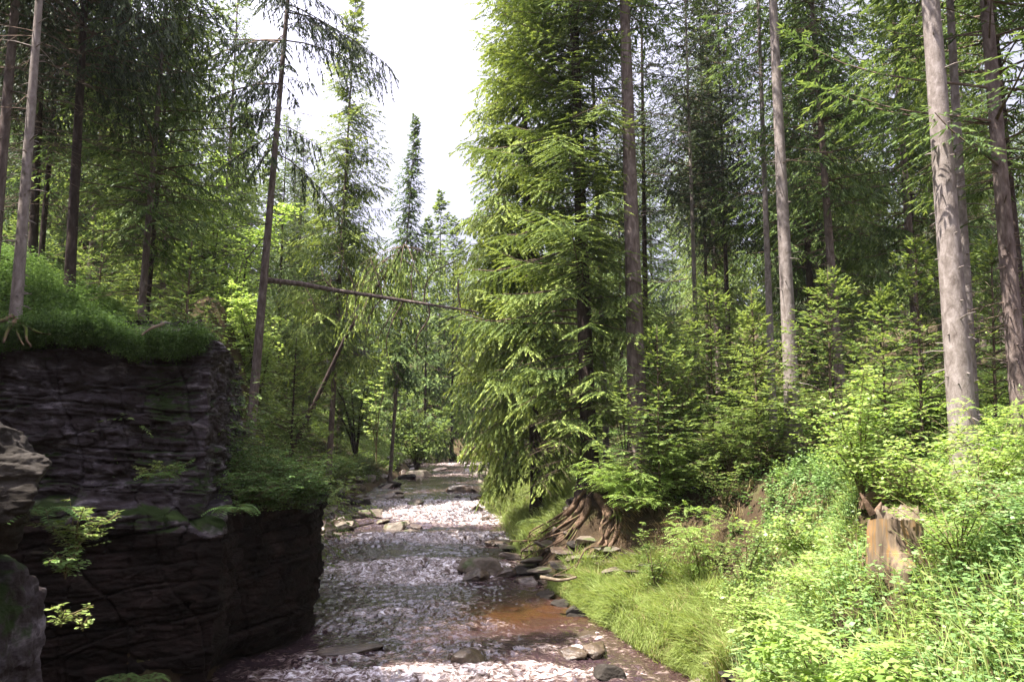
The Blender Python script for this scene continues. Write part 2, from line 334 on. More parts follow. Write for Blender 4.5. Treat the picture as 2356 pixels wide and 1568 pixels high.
# rapids (row lines of the photo): y position, x centre, half width, strength
rap = []
def rapid(px, py, hw, s, ln=.5):
    j = np.argmin(abs(_row-py)); D = _d[j]; rap.append((P(px, py, D)[0], D, hw*K/784*D, s, ln))
for a in [(1090,1068,90,.8,1.2),(1030,1090,70,.4,1.2),(960,1160,160,.55,1.2),(1080,1168,90,.8,1.0),(1080,1195,110,1.1,.8),(950,1185,90,.6,.8),(840,1238,60,.5,.5),(1060,1240,160,1.2,.4),(1140,1246,60,.9,.4),
          (1000,1312,130,1.6,.6),(930,1330,110,1.1,.5),(800,1310,120,.45,.5),(1100,1322,60,.7,.4),(880,1415,140,.5,.35),(1010,1395,100,.35,.4),(800,1440,80,.4,.3),(1130,1442,90,.4,.3),
          (740,1520,130,.5,.3),(900,1556,200,.5,.3),(1180,1545,140,.55,.3),(1330,1500,110,.55,.3),(1290,1560,160,.5,.3),(1020,1568,120,.55,.25),(1380,1470,70,.5,.3),(1120,1500,60,.3,.3),(700,1555,100,.7,.3)]: rapid(*a)
wq = .5*fbm(WX*.7, WY*.7, 2, 2)
n_big = fbm(WX*.9, WY*1.3+wq, 3, 3); n_mid = 1-2*np.abs(fbm(WX*1.9+wq, WY*2.9+wq*2, 5, 3)); n_sm = 1-2*np.abs(fbm(WX*6+wq*3, WY*8, 8, 3))
foam = .34*fbm(WX*.9, WY*1.5, 12, 3)+.12
rough_w = .5+0*WX
step = 0*WX
for x0, y0, hw, s, ln in rap:
    yw = WY+.25*fbm(WX*1.2, WY*.4, 20, 2)
    g = np.exp(-((WX-x0)/hw)**2*.8)*np.exp(-((yw-y0)/(ln*max(1, y0/20)))**2)
    foam = foam+s*g*.85*(1+.5*n_mid); rough_w += g*s
    step += .10*s*np.exp(-((WX-x0)/hw)**2)*np.tanh((yw-y0)/.3)*np.exp(-((yw-y0)/.9)**2)
edge = np.minimum(WX-xl(WY), xr(WY)-WX)
calm = np.exp(-(((WX-.2)/1.3)**2+((WY-18.3)/1.2)**2))           # the brown pool by the grassy shelf
foam -= .35*calm
foam = np.minimum(foam, .8)
WZ = base+step+np.minimum(rough_w, 1.6)*(.07*n_big+.075*n_mid+.055*n_sm)*(1-.55*calm)
foam += .30*np.clip(n_mid*.6+n_sm*.6-.35, -.4, 1)*np.minimum(rough_w, 1.3)
shallow = np.clip(calm*.85*(1+.6*n_mid)+.28*np.clip(1-edge/.9, 0, 1)*(WX > (xl(WY)+xr(WY))/2), 0, 1)
water = quads('stream_water', np.stack([WX, WY, WZ], -1).reshape(-1, 3), grid(len(wy), ns), M['water'], smooth=True, attrs={'foam': foam.ravel(), 'shallow': shallow.ravel()})
tag(water, kind='structure')

# ------------------------------------------------------------------ cliff of layered rock
lowp = np.array([(-17,11.0),(-8,12.1),(-4.65,12.8),(-4.75,13.6),(-5.1,14.6),(-4.5,15.6),(-4.1,16.3),(-4.05,17.5),(-5,18.8),(-7.5,19.4)])
hip = np.array([(-17,11.9),(-8,12.7),(-5.05,13.05),(-5.1,13.8),(-5.4,14.8),(-5.7,15.6),(-5.9,16.4),(-6.1,17.5),(-6.6,18.9),(-8.5,19.6)])
def resample(p, u):
    seg = np.r_[0, np.cumsum(np.hypot(*np.diff(lowp, axis=0).T))]
    return np.stack([np.interp(u, seg, p[:, 0]), np.interp(u, seg, p[:, 1])], -1)
seg = np.r_[0, np.cumsum(np.hypot(*np.diff(lowp, axis=0).T))]
cu = np.concatenate([np.arange(4, seg[-1], .022)]); cv = np.arange(-4.7, 2.25, .016)
LP = resample(lowp, cu); HP = resample(hip, cu)
U, Vz = np.meshgrid(cu, cv, indexing='ij')
ledge = -0.85+.6*fbm(U*.8, 0, 3, 3)
s_ = np.clip((Vz-ledge+.12)/.24, 0, 1); s_ = s_*s_*(3-2*s_)
PX = LP[:, 0][:, None]*(1-s_)+HP[:, 0][:, None]*s_; PY = LP[:, 1][:, None]*(1-s_)+HP[:, 1][:, None]*s_
tx = np.gradient(PX, axis=0); ty = np.gradient(PY, axis=0); tl = np.hypot(tx, ty)+1e-9
k_ = np.ones(41)/41
nx = ty/tl; ny = -tx/tl
nx = np.apply_along_axis(lambda c: np.convolve(np.pad(c, 20, 'edge'), k_, 'valid'), 0, nx); ny = np.apply_along_axis(lambda c: np.convolve(np.pad(c, 20, 'edge'), k_, 'valid'), 0, ny)
def hsh(a, b, s=0):
    return _T[(a.astype(int)*7+s) & 31, (b.astype(int)*13+s*3) & 31, (a.astype(int)*3+b.astype(int)*5+s) & 31]
def strata(U, Z, th, amp, tilt, sd):
    w = Z+tilt*U+.16*fbm(U*.35, Z*.3, sd, 3)+.03*fbm(U*2.2, Z*1.2, sd+2, 3)
    s = w/th+2.2*vn(w*1.1/th*.35, sd, U*.12); k = np.floor(s); f = s-k
    bw = .35+1.5*hsh(k, k*0+sd, 1)**2; uu = U/bw+hsh(k, k, 5)*7+.30*fbm(U*1.5, Z*5, sd, 3); b = np.floor(uu); g = uu-b
    off = amp*(hsh(k, b, 2)-.5)*2.2
    open_ = hsh(k, k*0, 11)*(.35+.65*(vn(U*.9, k*1.7, sd)+1)/2)
    crk = np.clip(1-f/(.10+.22*open_), 0, 1)**.7*open_                      # gap under each bed, sharp lip above
    rnd = -.35*amp*np.clip((f-.75)/.25, 0, 1)**2
    vc = np.exp(-((np.minimum(g, 1-g)*bw)/.018)**2)*(hsh(k, b, 9) > .45)
    return off+rnd-amp*2.1*crk-amp*.9*vc
up = np.clip((Vz+1.0)/.3, 0, 1)
dsp = up*strata(U, Vz, .088, .05, .02, 3)+(1-up)*strata(U, Vz, .24, .06, -.12, 17)
# larger blocks set forward or back between slanting joints
bu = U*.9+.35*Vz+.5*fbm(U*.7, Vz*.7, 61, 2); bv = Vz*1.25-.22*U+.5*fbm(U*.6, Vz*.6, 63, 2)
bk, bj = np.floor(bu), np.floor(bv); dsp += .16*(hsh(bk, bj, 4)-.5)
jd = np.minimum(np.minimum(bu-bk, 1-(bu-bk)), np.minimum(bv-bj, 1-(bv-bj))); dsp -= .045*np.exp(-(jd/.02)**2)
joint = fbm(U*.8+Vz*.5, Vz*.8-U*.3, 30, 2); dsp -= .06*np.exp(-(joint/.018)**2)*(vn(U*.7, Vz*.7, 33) > 0)
dsp += .30*fbm(U*.45, Vz*.5, 40, 3)+.045*fbm(U*3, Vz*6, 43, 3)+.038*fbm(U*8, Vz*20, 44, 4)+.010*fbm(U*30, Vz*45, 47, 2)
und = np.clip((-2.9-Vz)/1.3, 0, 1); dsp -= .5*und*und
dsp -= .5*np.clip((Vz-1.75)/.4, 0, 1)
cvx = PX+nx*dsp; cvy = PY+ny*dsp
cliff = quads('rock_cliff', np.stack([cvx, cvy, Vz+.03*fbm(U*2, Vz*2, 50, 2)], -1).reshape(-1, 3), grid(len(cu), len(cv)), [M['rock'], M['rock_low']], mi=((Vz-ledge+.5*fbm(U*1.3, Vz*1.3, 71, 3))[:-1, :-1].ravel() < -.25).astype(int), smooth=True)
tag(cliff, kind='structure')

# ------------------------------------------------------------------ rocks
_bm = bmesh.new(); bmesh.ops.create_icosphere(_bm, subdivisions=5, radius=1)
ICO = np.array([v.co[:] for v in _bm.verts]); ICF = np.array([[v.index for v in f.verts] for f in _bm.faces]); _bm.free()
_IC = {5: (ICO, ICF)}
_bm = bmesh.new(); bmesh.ops.create_icosphere(_bm, subdivisions=7, radius=1)
_IC[7] = (np.array([v.co[:] for v in _bm.verts]), np.array([[v.index for v in f.verts] for f in _bm.faces])); _bm.free()
def rock_mesh(name, seed, size, mat, nplanes=11, flat=1.0, noise=.09, k=40, lay=0):
    ICO, ICF = _IC[7 if lay else 5]
    rg = np.random.default_rng(seed)
    n = rg.normal(size=(nplanes, 3)); n /= np.linalg.norm(n, axis=1, keepdims=True); h = rg.uniform(.55, .95, nplanes)
    dt = np.maximum(ICO@n.T, 1e-3); r = h/dt; r = np.concatenate([r, np.full((len(r), 1), 1.15)], 1)
    rr = -np.log(np.exp(-k*np.minimum(r, 3)).sum(1))/k
    V = ICO*rr[:, None]
    V = V*(1+noise*1.3*fbm(V[:, 0]*2.5+seed, V[:, 1]*2.5, V[:, 2]*2.5, 4)[:, None]+.03*fbm(V[:, 0]*9, V[:, 1]*11+seed, V[:, 2]*11, 3)[:, None])
    if lay: V = V*(1+lay*(.5*np.abs(fbm(V[:, 0]*2, V[:, 1]*2+seed, V[:, 2]*6, 4))+.25*np.sign(np.sin(V[:, 2]*9+3*fbm(V[:, 0], V[:, 1], seed, 3)))*.5)[:, None])
    V = V*np.array(size)*.5*[1, 1, flat]
    me = quads(name, V, ICF, mat, smooth=True)
    return me
def rock(name, px, py, D, size, seed, label, mat='boulder', rz=None, group=None, cat='rock', sink=.25, tilt=0, noise=.09, ontop=None):
    o = rock_mesh(name, seed, size, M[mat], noise=noise)
    if D is None:
        D = _d[np.argmin(abs(_row-py))]
    p = P(px, py, D)
    o.location = (p[0], p[1], p[2]+size[2]*(.5-sink) if ontop is None else p[2])
    rg = random.Random(seed); o.rotation_euler = (rg.uniform(-.15, .15)+tilt, rg.uniform(-.15, .15), rg.uniform(0, 6.28) if rz is None else rz)
    tag(o, label, cat, group); return o
rk = [ # px, py(foot), size, label, material
 (955,1163,(.95,.8,.5),'domed mossy boulder standing mid stream with white water around it','boulder'),
 (962,1174,(1.05,.6,.25),'flat pale wet slab at the foot of the domed mid stream boulder','wetstone'),
 (990,1165,(.5,.45,.3),'small dark stone touching the right side of the domed mid stream boulder','wetstone'),
 (908,1218,(.85,.8,.6),'angular brown boulder on the left of the stream above the small cascade','boulder'),
 (935,1208,(.4,.4,.35),'small brown stone leaning behind the angular brown boulder','boulder'),
 (945,1228,(.55,.5,.35),'yellowish wet round stone right of the angular brown boulder','boulder'),
 (960,1215,(.5,.4,.3),'dark stone with water pouring past, right of the yellowish wet stone','wetstone'),
 (1065,1131,(1.5,1.0,.55),'wide dark rock in the upper stream near the right grassy bank','wetstone'),
 (1090,1131,(.8,.7,.5),'dark block joined to the right end of the wide upper stream rock','wetstone'),
 (965,1096,(1.7,1.2,.95),'grey pyramid shaped rock in the upper stream by the left bank','boulder'),
 (905,1134,(1.6,.8,.3),'low flat dark slab lying in the upper stream','wetstone'),
 (880,1142,(1.2,.9,.3),'low dark slab near the left bank of the upper stream','wetstone'),
 (910,1148,(1.2,.7,.3),'thin slab tipped in the water next to the left bank slabs','boulder'),
 (1100,1151,(.9,.7,.45),'dark brown rock at the corner of the right grassy bank','wetstone'),
 (1095,1178,(.6,.5,.4),'small dark stone in the foam below the right grassy bank','wetstone'),
 (1110,1198,(.7,.4,.3),'brown stone under the overhanging edge of the grass bank','wetstone'),
 (1130,1252,(.7,.4,.25),'low brown slab at the right water edge below the grass','wetstone'),
 (1110,1318,(1.35,1.0,.75),'big brown boulder at the right water edge by the tree roots','boulder'),
 (1092,1332,(.75,.6,.42),'black wet rock leaning on the big brown boulder at the right water edge','wetstone'),
 (1160,1325,(.7,.6,.38),'flat wet rock between the big brown boulder and the roots','wetstone'),
 (1205,1322,(.8,.6,.40),'pale slab on the water edge below the spruce roots','sandstone'),
 (1215,1338,(.75,.55,.32),'dark flat rock with a pale top edge in front of the pale slab','wetstone'),
 (1068,1313,(.45,.4,.3),'small brown stone on the left of the big brown boulder','boulder'),
 (1240,1332,(.5,.4,.25),'reddish stone at the foot of the exposed roots','boulder'),
 (1080,1085,(1.2,.9,.4),'dark stone far up the stream near mid channel','wetstone'),
 (1065,1070,(1.5,1.0,.5),'small dark stone at the farthest visible rapids','wetstone'),
 (1010,1082,(1.3,.9,.4),'long low stone far up the stream left of mid channel','wetstone'),
 (1110,1092,(1.4,1.0,.5),'brown rubble stone beside the far right grass bank','boulder'),
 (800,1216,(.95,.8,.5),'smooth dark boulder in the stone heap on the left water edge','boulder'),
 (855,1184,(1.3,.9,.5),'dark humped rock in the water next to the left stone heap','boulder'),
 (880,1201,(.9,.5,.25),'thin flat stone at the tip of the left stone heap','boulder'),
 (830,1190,(1.2,.7,.4),'long low rock behind the humped rock of the left heap','wetstone'),
 (812,1232,(.5,.35,.2),'small black stone in the water below the left stone heap','wetstone'),
 (755,1236,(.5,.45,.4),'pale stone at the foot of the cliff block','sandstone'),
 (1070,1532,(.95,.7,.45),'reddish brown submerged boulder with water sliding over it in the foreground','wetstone'),
 (790,1508,(1.6,.6,.38),'long black ledge stone in the left foreground water','wetstone'),
 (1395,1560,(.62,.5,.36),'yellowish pointed stone at the lower right water edge','sandstone'),
 (1310,1512,(.6,.5,.3),'mossy stone half under water at the right foreground rapids','wetstone'),
 (1370,1500,(.8,.5,.3),'dark smooth stone in the right foreground rapids','wetstone'),
 (1340,1470,(.9,.5,.22),'low dark stone just under the grassy shelf','wetstone'),
 (1290,1392,(.6,.4,.22),'flat sandy stone at the tip of the grassy shelf','sandstone'),
 (1255,1372,(.7,.45,.25),'flat brown stone at the left tip of the grassy shelf','sandstone'),
 (1325,1415,(.5,.4,.35),'reddish stone peeping out under the shelf grass','sandstone')]
for i, (px, py, sz, lb, mt) in enumerate(rk):
    rock('boulder' if max(sz) > .8 else 'stone', px, py, None, sz, 100+i, lb, mt, group='rocks in the stream', sink=.38)
# rubble along both edges, beyond telling apart
rg = random.Random(3)
protos = [rock_mesh('stone', 300+i, (1, .8, .55), M[('boulder', 'wetstone', 'sandstone')[i % 3]], 12) for i in range(6)]
def put_rubble(x, y, s, label, group, k):
    o = protos[k % 6].copy(); C.objects.link(o); o.location = (x, y, max(G(x, y), float(zw(y)))+s*.08); o.scale = (s, s, s*rg.uniform(.7, 1.1))
    o.rotation_euler = (rg.uniform(-.3, .3), rg.uniform(-.3, .3), rg.uniform(0, 6.28)); tag(o, label, 'rock', group)
k = 0
for i in range(46):                                       # heap on the left edge, y 22..40
    py = rg.uniform(1115, 1240); D = _d[np.argmin(abs(_row-py))]; x = xl(D)+rg.uniform(-.9, .75)
    put_rubble(x, D, rg.uniform(.35, 1.1), 'brown angular stones heaped along the left water edge past the cliff', 'stones of the left edge heap', k); k += 1
for i in range(26):
    D = rg.uniform(45, 75); x = xl(D)+rg.uniform(-2.0, 1.0)
    put_rubble(x, D, rg.uniform(.5, 1.3), 'far grey stones scattered on the left bank where the stream turns', 'stones at the stream bend', k); k += 1
for i in range(16):
    D = rg.uniform(36, 62); x = xr(D)+rg.uniform(-1.2, .2)
    put_rubble(x, D, rg.uniform(.35, .9), 'small stones along the far right edge under the grass bank', 'stones of the far right edge', k); k += 1
for i in range(24):
    D = rg.uniform(19.6, 22.6); x = xr(D)+rg.uniform(-.1, 1.2)
    put_rubble(x, D, rg.uniform(.2, .55), 'flat stones lying among the exposed roots on the right bank', 'stones among the roots', k); k += 1
for i in range(26):
    D = rg.uniform(11.5, 14.2); x = xr(D)+rg.uniform(-.25, 1.0)
    put_rubble(x, D, rg.uniform(.22, .6), 'pinkish grey stones at the lower right water edge below the herbs', 'stones at the lower right edge', k); k += 1
for i, (px, py, D, sx, sy, sz) in enumerate([(1210,1325,18.7,1.1,.7,.22),(1255,1318,18.8,.9,.6,.18),(1190,1300,19.3,1.0,.7,.25),(1280,1335,18.3,1.0,.6,.15),(1330,1338,18.1,1.1,.6,.14),(1240,1295,19.1,.9,.6,.2),(1300,1308,18.7,1.0,.6,.18),(1365,1335,17.9,.8,.5,.14),(1225,1270,19.6,.8,.5,.22),(1265,1262,0,.9,.6,.2),(1300,1275,0,1.0,.6,.16),(1340,1290,0,1.0,.6,.18),(1385,1300,0,.9,.6,.15),(1430,1318,0,1.0,.6,.15),(1470,1325,0,.9,.5,.14),(1400,1270,0,.8,.5,.18),(1450,1285,0,.9,.5,.16),(1350,1250,0,.9,.5,.2),(1510,1310,0,.8,.5,.16),(1170,1280,0,.8,.6,.2),(1150,1262,0,.7,.5,.18)]):
    o = rock_mesh('flat_stone', 400+i, (sx, sy, sz), M['boulder' if i % 2 else 'wetstone'], 12); p = onG(px, py, 14, 26); o.location = (p[0], p[1], max(p[2], float(zw(p[1])))+.06); o.rotation_euler = (rg.uniform(-.12, .12), rg.uniform(-.12, .12), rg.uniform(-.5, .5))
    tag(o, 'flat layered slab jutting from the bank under the exposed roots', 'rock', 'slabs under the roots'); o.location.z += .04
for o in protos: bpy.data.objects.remove(o)

# left foreground outcrop and boulders
def bigrock(name, c, size, seed, label, mat, rz=0, noise=.15, npl=14):
    o = rock_mesh(name, seed, size, M[mat], npl, noise=noise, k=60, lay=.13); o.location = c; o.rotation_euler = (0, 0, rz); tag(o, label, 'boulder'); return o
bigrock('boulder', (-4.42, 6.3, -.28), (2.0, 1.6, 1.0), 21, 'pale sandstone boulder jutting in at the left edge in front of the cliff', 'sandstone')
bigrock('boulder', (-4.75, 6.9, -1.6), (1.9, 1.8, 2.6), 25, 'dark red brown rock wall under the pale jutting boulder at the left edge', 'rock', .4)
bigrock('boulder', (-4.0, 5.2, -2.0), (2.5, 1.8, 1.9), 27, 'grey weathered boulder filling the lower left corner', 'sandstone', .3)
bigrock('boulder', (-5.75, 14.0, -.78), (.8, .7, .6), 33, 'grey block lodged on the ledge at the cliff corner', 'boulder', .3)
# ------------------------------------------------------------------ spruce generator
def nrm(a): return a/np.maximum(np.linalg.norm(a, axis=-1, keepdims=True), 1e-9)
def spruce_branch(A, rg, base, az, L, el, droop, tip, s2, s3, tl, tw, hang, tbase=.35, bare=.1, wood=1, l2f=.5, m=0, flat=0.35, live=1.0):
    fw = np.array([math.cos(az), math.sin(az), 0]); sd = np.array([-math.sin(az), math.cos(az), 0]); upv = np.array([0, 0, 1.0])
    def ax(t): t = np.asarray(t); return base+L*(np.outer(t*math.cos(el), fw)+np.outer(t*math.sin(el)-droop*t**1.6+tip*t**3, upv))
    n2 = max(3, int(L*(1-bare)/s2))
    t = bare+(1-bare)*(np.arange(n2)+rg.random(n2)*.6)/n2; t = np.clip(t, 0, .995)
    t = np.concatenate([t, t[-1:], [1.0]])
    p2 = ax(t); tg = nrm(ax(np.minimum(t+.02, 1.02))-ax(t-.02))
    side = np.where(np.arange(len(t)) % 2 == 0, 1.0, -1.0)
    ang = rg.uniform(.75, 1.15, len(t)); ang[-2] = .5; ang[-1] = 0
    d2 = tg*np.cos(ang)[:, None]+(side*np.sin(ang))[:, None]*sd
    d2[:, 2] -= hang*rg.uniform(.4, 1.3, len(t))+.1; d2 = nrm(d2)
    env = np.sin(np.clip(t, .0, 1)*math.pi*.80+.25)**.8
    l2 = np.minimum(L*l2f*env*rg.uniform(.55, 1.1, len(t))+.08, 1.1*l2f*2); l2[-1] = max(.12, L*.1)
    l2 = np.where(rg.random(len(t)) < live, l2, l2*.15)
    n3 = max(2, int(l2.max()/s3)+1)
    q = (np.arange(n3)+.3)/n3; 
    S = q[None]*l2.max()*np.ones((len(t), 1)); ok = S < l2[:, None]
    sag = hang*.35*S**1.5
    B = p2[:, None]+d2[:, None]*S[..., None]; B[..., 2] -= sag
    perp = nrm(np.cross(d2, upv+1e-6))
    for sg in (1, -1):
        a3 = rg.uniform(.35, .8, S.shape)
        D3 = d2[:, None]*np.cos(a3)[..., None]+sg*np.sin(a3)[..., None]*perp[:, None]
        D3 = D3+rg.normal(0, .16, D3.shape); D3[..., 2] -= hang*.9
        frac = S/np.maximum(l2[:, None], .01)
        Lt = tl*rg.uniform(.7, 1.25, S.shape)*(1.05-.4*frac)
        nn = rg.normal(0, flat, D3.shape); nn[..., 2] += 1
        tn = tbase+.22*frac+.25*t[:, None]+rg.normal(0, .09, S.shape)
        o = ok
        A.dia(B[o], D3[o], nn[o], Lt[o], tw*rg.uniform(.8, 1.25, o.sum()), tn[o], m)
    # end tufts
    e = p2+d2*l2[:, None]; e[:, 2] -= hang*.35*l2**1.5
    de = d2.copy(); de[:, 2] -= hang*.5; nn = rg.normal(0, .3, e.shape); nn[:, 2] += 1
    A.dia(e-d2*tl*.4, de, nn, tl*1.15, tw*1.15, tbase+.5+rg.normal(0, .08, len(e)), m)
    if wood:
        tt = np.linspace(0, .96, 6); r0 = .006+.009*L
        A.tube(ax(tt), np.linspace(r0, r0*.25, 6), 3, 1)
def trunk_tube(A, H, r0, r1, lean=(0, 0), curve=0.0, sides=12, flare=.5, seed=0, zmin=-.5, mat=0, n=40):
    z = np.concatenate([[zmin], np.linspace(-.0, H, n)])
    s = z/H
    x = lean[0]*s+curve*np.sin(s*math.pi); y = lean[1]*s
    r = r0+(r1-r0)*np.clip(s, 0, 1)**.85; r = r*(1+flare*np.exp(-np.maximum(z, 0)/(r0*1.6)))
    def wob(p, th):
        a = th[None]; return 1+.05*fbm(p[:, 2:3]*1.4+seed, np.cos(a)*2.2, np.sin(a)*2.2, 3)+.10*np.exp(-np.maximum(p[:, 2:3], 0)/(r0*2.5))*np.sin(a*5+seed)
    A.tube(np.stack([x, y, z], 1), r, sides, mat, wob=wob)
    return lambda zz: np.array([np.interp(zz, z, x), np.interp(zz, z, y), zz]), lambda zz: float(np.interp(zz, z, r))
def make_spruce(seed, H, r0, z0, Rm, lean=(0, 0), curve=0., bark='bark', needle='needle', gap=.45, per=5, s2=.22, s3=.16, tl=.2, tw=.06, hang=.5, droop=.35, tip=.25,
                el0=.2, dead=(0, 0), prof=.75, tbase=.35, live=1., irregular=.25, trunk_n=40, flare=.4, azbias=None, l2f=.42, stubs=0, wood=1, ztop=None, rootpart=None, sides=12):
    """returns (trunk object, crown object) built at the origin"""
    rg = np.random.default_rng(seed); T_ = Acc()
    pos, rad = trunk_tube(T_, H, r0, max(.012, r0*.08), lean, curve, sides, flare, seed, n=trunk_n)
    for i in range(stubs):                                   # short broken branch stubs
        z = rg.uniform(.6, max(1., z0)); az = rg.uniform(0, 6.28); c = pos(z); l = rg.uniform(.04, .13) if rg.random() < .75 else rg.uniform(.2, .6)
        d = np.array([math.cos(az), math.sin(az), rg.uniform(-.3, .3)]); T_.tube([c+d*rad(z)*.8, c+d*(rad(z)+l*.5), c+d*(rad(z)+l)+[0, 0, -l*.1]], [.014, .010, .005], 4, 0)
    for i in range(dead[0]):                                 # long dead branches
        z = rg.uniform(dead[1], z0+1.5); az = rg.uniform(0, 6.28); c = pos(z); l = rg.uniform(.5, 1.0)*Rm*.8
        d = np.array([math.cos(az), math.sin(az), 0]); tt = np.linspace(0, 1, 6)[:, None]
        b = c+d*tt*l+np.array([0, 0, 1])*(-.35*l*tt**1.5+.12*l*tt**3); T_.tube(b, np.linspace(.013, .003, 6), 3, 1)
        for j in range(rg.integers(3, 7)):
            q = rg.uniform(.25, .95); s0 = c+d*q*l+np.array([0, 0, -.35*l*q**1.5]); a2 = az+rg.choice([-1, 1])*rg.uniform(.4, 1.1)
            d2 = np.array([math.cos(a2), math.sin(a2), -.35]); T_.tube([s0, s0+d2*l*.18, s0+d2*l*.34-[0, 0, .04]], [.006, .004, .002], 3, 1)
    A = Acc(); z = z0; top = ztop or H
    while z < top:
        s = (z-z0)/(H-z0); rr = Rm*(1-s)**prof*(min(1, .55+s*4)); 
        if rr < .12: rr = .12
        for b in range(per):
            zz = z+rg.uniform(-.5, .5)*gap; 
            if zz > H-.1: continue
            az = rg.uniform(0, 6.28)
            L = rr*rg.uniform(1-irregular*1.6, 1+irregular)
            if azbias is not None: L *= azbias(az, zz)
            if L < .1: continue
            el = el0+(.75-el0)*s**1.5+rg.normal(0, .1)
            spruce_branch(A, rg, pos(zz), az, L, el, droop*(1-s*.6)*rg.uniform(.7, 1.3), tip*rg.uniform(.5, 1.4), s2, s3, tl*(1-.25*s), tw, hang*(1-.6*s)*rg.uniform(.6, 1.3), tbase+rg.normal(0, .05), wood=wood, l2f=l2f, live=live, bare=.1 if s > .2 else .22)
        z += gap*(1-.35*s)*rg.uniform(.75, 1.25)
    c = pos(H-.02); A.dia(np.repeat(c[None]-[0, 0, .35], 4, 0), np.array([[0, 0, 1.], [.15, 0, 1], [-.1, .1, 1], [0, -.15, 1]]), np.array([[1, 0, 0.]]*4), .5, .05, .8)
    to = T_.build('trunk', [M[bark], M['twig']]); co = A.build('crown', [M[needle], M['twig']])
    return to, co
KINDS = {}
def kind(name, *a, **k):
    KINDS[name] = make_spruce(*a, **k); return name
def plant(name, kd, x, y, s=1., rz=None, label='', cat='spruce tree', group=None, z=None, tilt=(0, 0), sz=None, noc=False):
    e = empty(name, (x, y, G(x, y)-.05 if z is None else z), label, cat, group)
    e.rotation_euler = (tilt[0], tilt[1], random.Random(int(x*97+y*31)).uniform(0, 6.28) if rz is None else rz); e.scale = (s, s, sz or s)
    for o in KINDS[kd]:
        if noc and o.name.startswith('crown'): continue
        c = o.copy(); C.objects.link(c); c.parent = e
    return e
def single(name, label, x, y, cat='spruce tree', z=None, group=None, **k):
    e = empty(name, (x, y, G(x, y)-.05 if z is None else z), label, cat, group)
    for o in make_spruce(**k): o.parent = e
    return e
def tree_line(pxb, pyb, pxt, pyt, D, H=None):
    """base x/y and lean over the height from a trunk seen through two photo points"""
    b = P(pxb, pyb, D); t = P(pxt, pyt, D); zb = G(b[0], D); k = (t[0]-b[0])/(t[2]-b[2])
    x0 = b[0]+(zb-b[2])*k
    zb = G(x0, D); return x0, zb, k

# ---- individually shaped trees ----
def tree_at(name, label, pxb, pyb, pxt, pyt, D, H, dia, z0, Rm, group=None, curve=0, zz=None, **k):
    x0, zb, kx = tree_line(pxb, pyb, pxt, pyt, D)
    if zz is not None: b = P(pxb, pyb, D); x0 = b[0]+(zz-b[2])*kx; zb = zz+.08
    e = empty(name, (x0, D, zb-.08), label, 'spruce tree', group)
    for o in make_spruce(H=H, r0=dia/2, z0=z0, Rm=Rm, lean=(kx*H, 0), curve=curve, **k): o.parent = e
    return e
G1 = 'tall spruces with bare trunks'
hi = dict(s2=.17, s3=.10, tl=.20, tw=.042)
# left side
tree_at('spruce_tree', 'slender pale trunk at the left edge rooted on the cliff rim with knobbly roots', 38, 700, 90, 0, 12.75, 15, 0.2, 8.5, 1.5, G1, zz=1.72, seed=11, bark='bark_pale', stubs=60, dead=(26, 3), per=4, gap=.5, needle='needle_dark', **hi)
tree_at('spruce_tree', 'reddish trunk cut by the left picture edge behind the slender pale one', 2, 400, 36, 0, 15.5, 19, 0.24, 6, 2.4, G1, seed=12, bark='bark', stubs=40, dead=(30, 3), per=5, needle='needle_dark', **hi)
tree_at('spruce_tree', 'dark trunk just right of the slender pale trunk on the mossy rise', 76, 560, 88, 300, 20, 20, 0.25, 4.5, 3.0, G1, seed=13, bark='bark_dark', stubs=20, dead=(20, 2), per=6, needle='needle_dark', hang=.9, **hi)
tree_at('spruce_tree', 'thin dark trunk behind the bilberry mound, second from the slender pale one', 97, 560, 108, 430, 22.5, 18, 0.19, 4.5, 2.4, G1, seed=14, bark='bark_dark', dead=(20, 2), per=5, needle='needle_dark', **hi)
tree_at('spruce_tree', 'big dark spruce with black drooping boughs at the upper left', 165, 560, 190, 100, 17.5, 19, 0.26, 5.6, 3.5, None, seed=15, bark='bark_dark', dead=(24, 2), per=7, needle='needle_dark', hang=1.0, gap=.4, droop=.5, **hi)
tree_at('spruce_tree', 'spruce with a thin red brown trunk and grey dead lower boughs above the bilberry mound', 334, 610, 372, 130, 20.5, 16, 0.22, 3.0, 3.2, None, seed=16, bark='bark', dead=(36, 1.5), per=6, hang=.5, gap=.5, droop=.45, tbase=.45, live=.8, **hi)
tree_at('spruce_tree', 'second thin trunk standing close behind the red brown trunk above the bilberry mound', 352, 560, 372, 330, 22.5, 15, 0.17, 3.2, 2.6, None, seed=17, bark='bark_dark', dead=(14, 1), per=5, hang=.5, tbase=.45, **hi)
def bias620(az, z): 
    return 1.15 if (abs(math.sin(az)) < .75) else .6
tree_at('spruce_tree', 'tall leaning grey trunk with black hanging boughs left of the sky gap', 601, 720, 663, 0, 24, 25, 0.34, 10.5, 3.1, G1, seed=18, bark='bark', stubs=30, dead=(22, 6), per=3, gap=.62, needle='needle_dark', hang=1.1, droop=.75, tip=.15, el0=.1, azbias=bias620, irregular=.4, l2f=.42, **dict(hi, s2=.11, s3=.07))
tree_at('spruce_tree', 'slim pointed spruce whose tip stands free against the sky left of the gap', 781, 655, 816, 40, 35, 24.3, 0.3, 5.5, 2.6, None, seed=19, bark='bark', dead=(12, 2), per=7, gap=.46, needle='needle_big', hang=.8, droop=.55, tip=.35, el0=.05, prof=.75, irregular=.38, l2f=.46, s2=.15, s3=.10, tl=.22, tw=.05, tbase=.42)
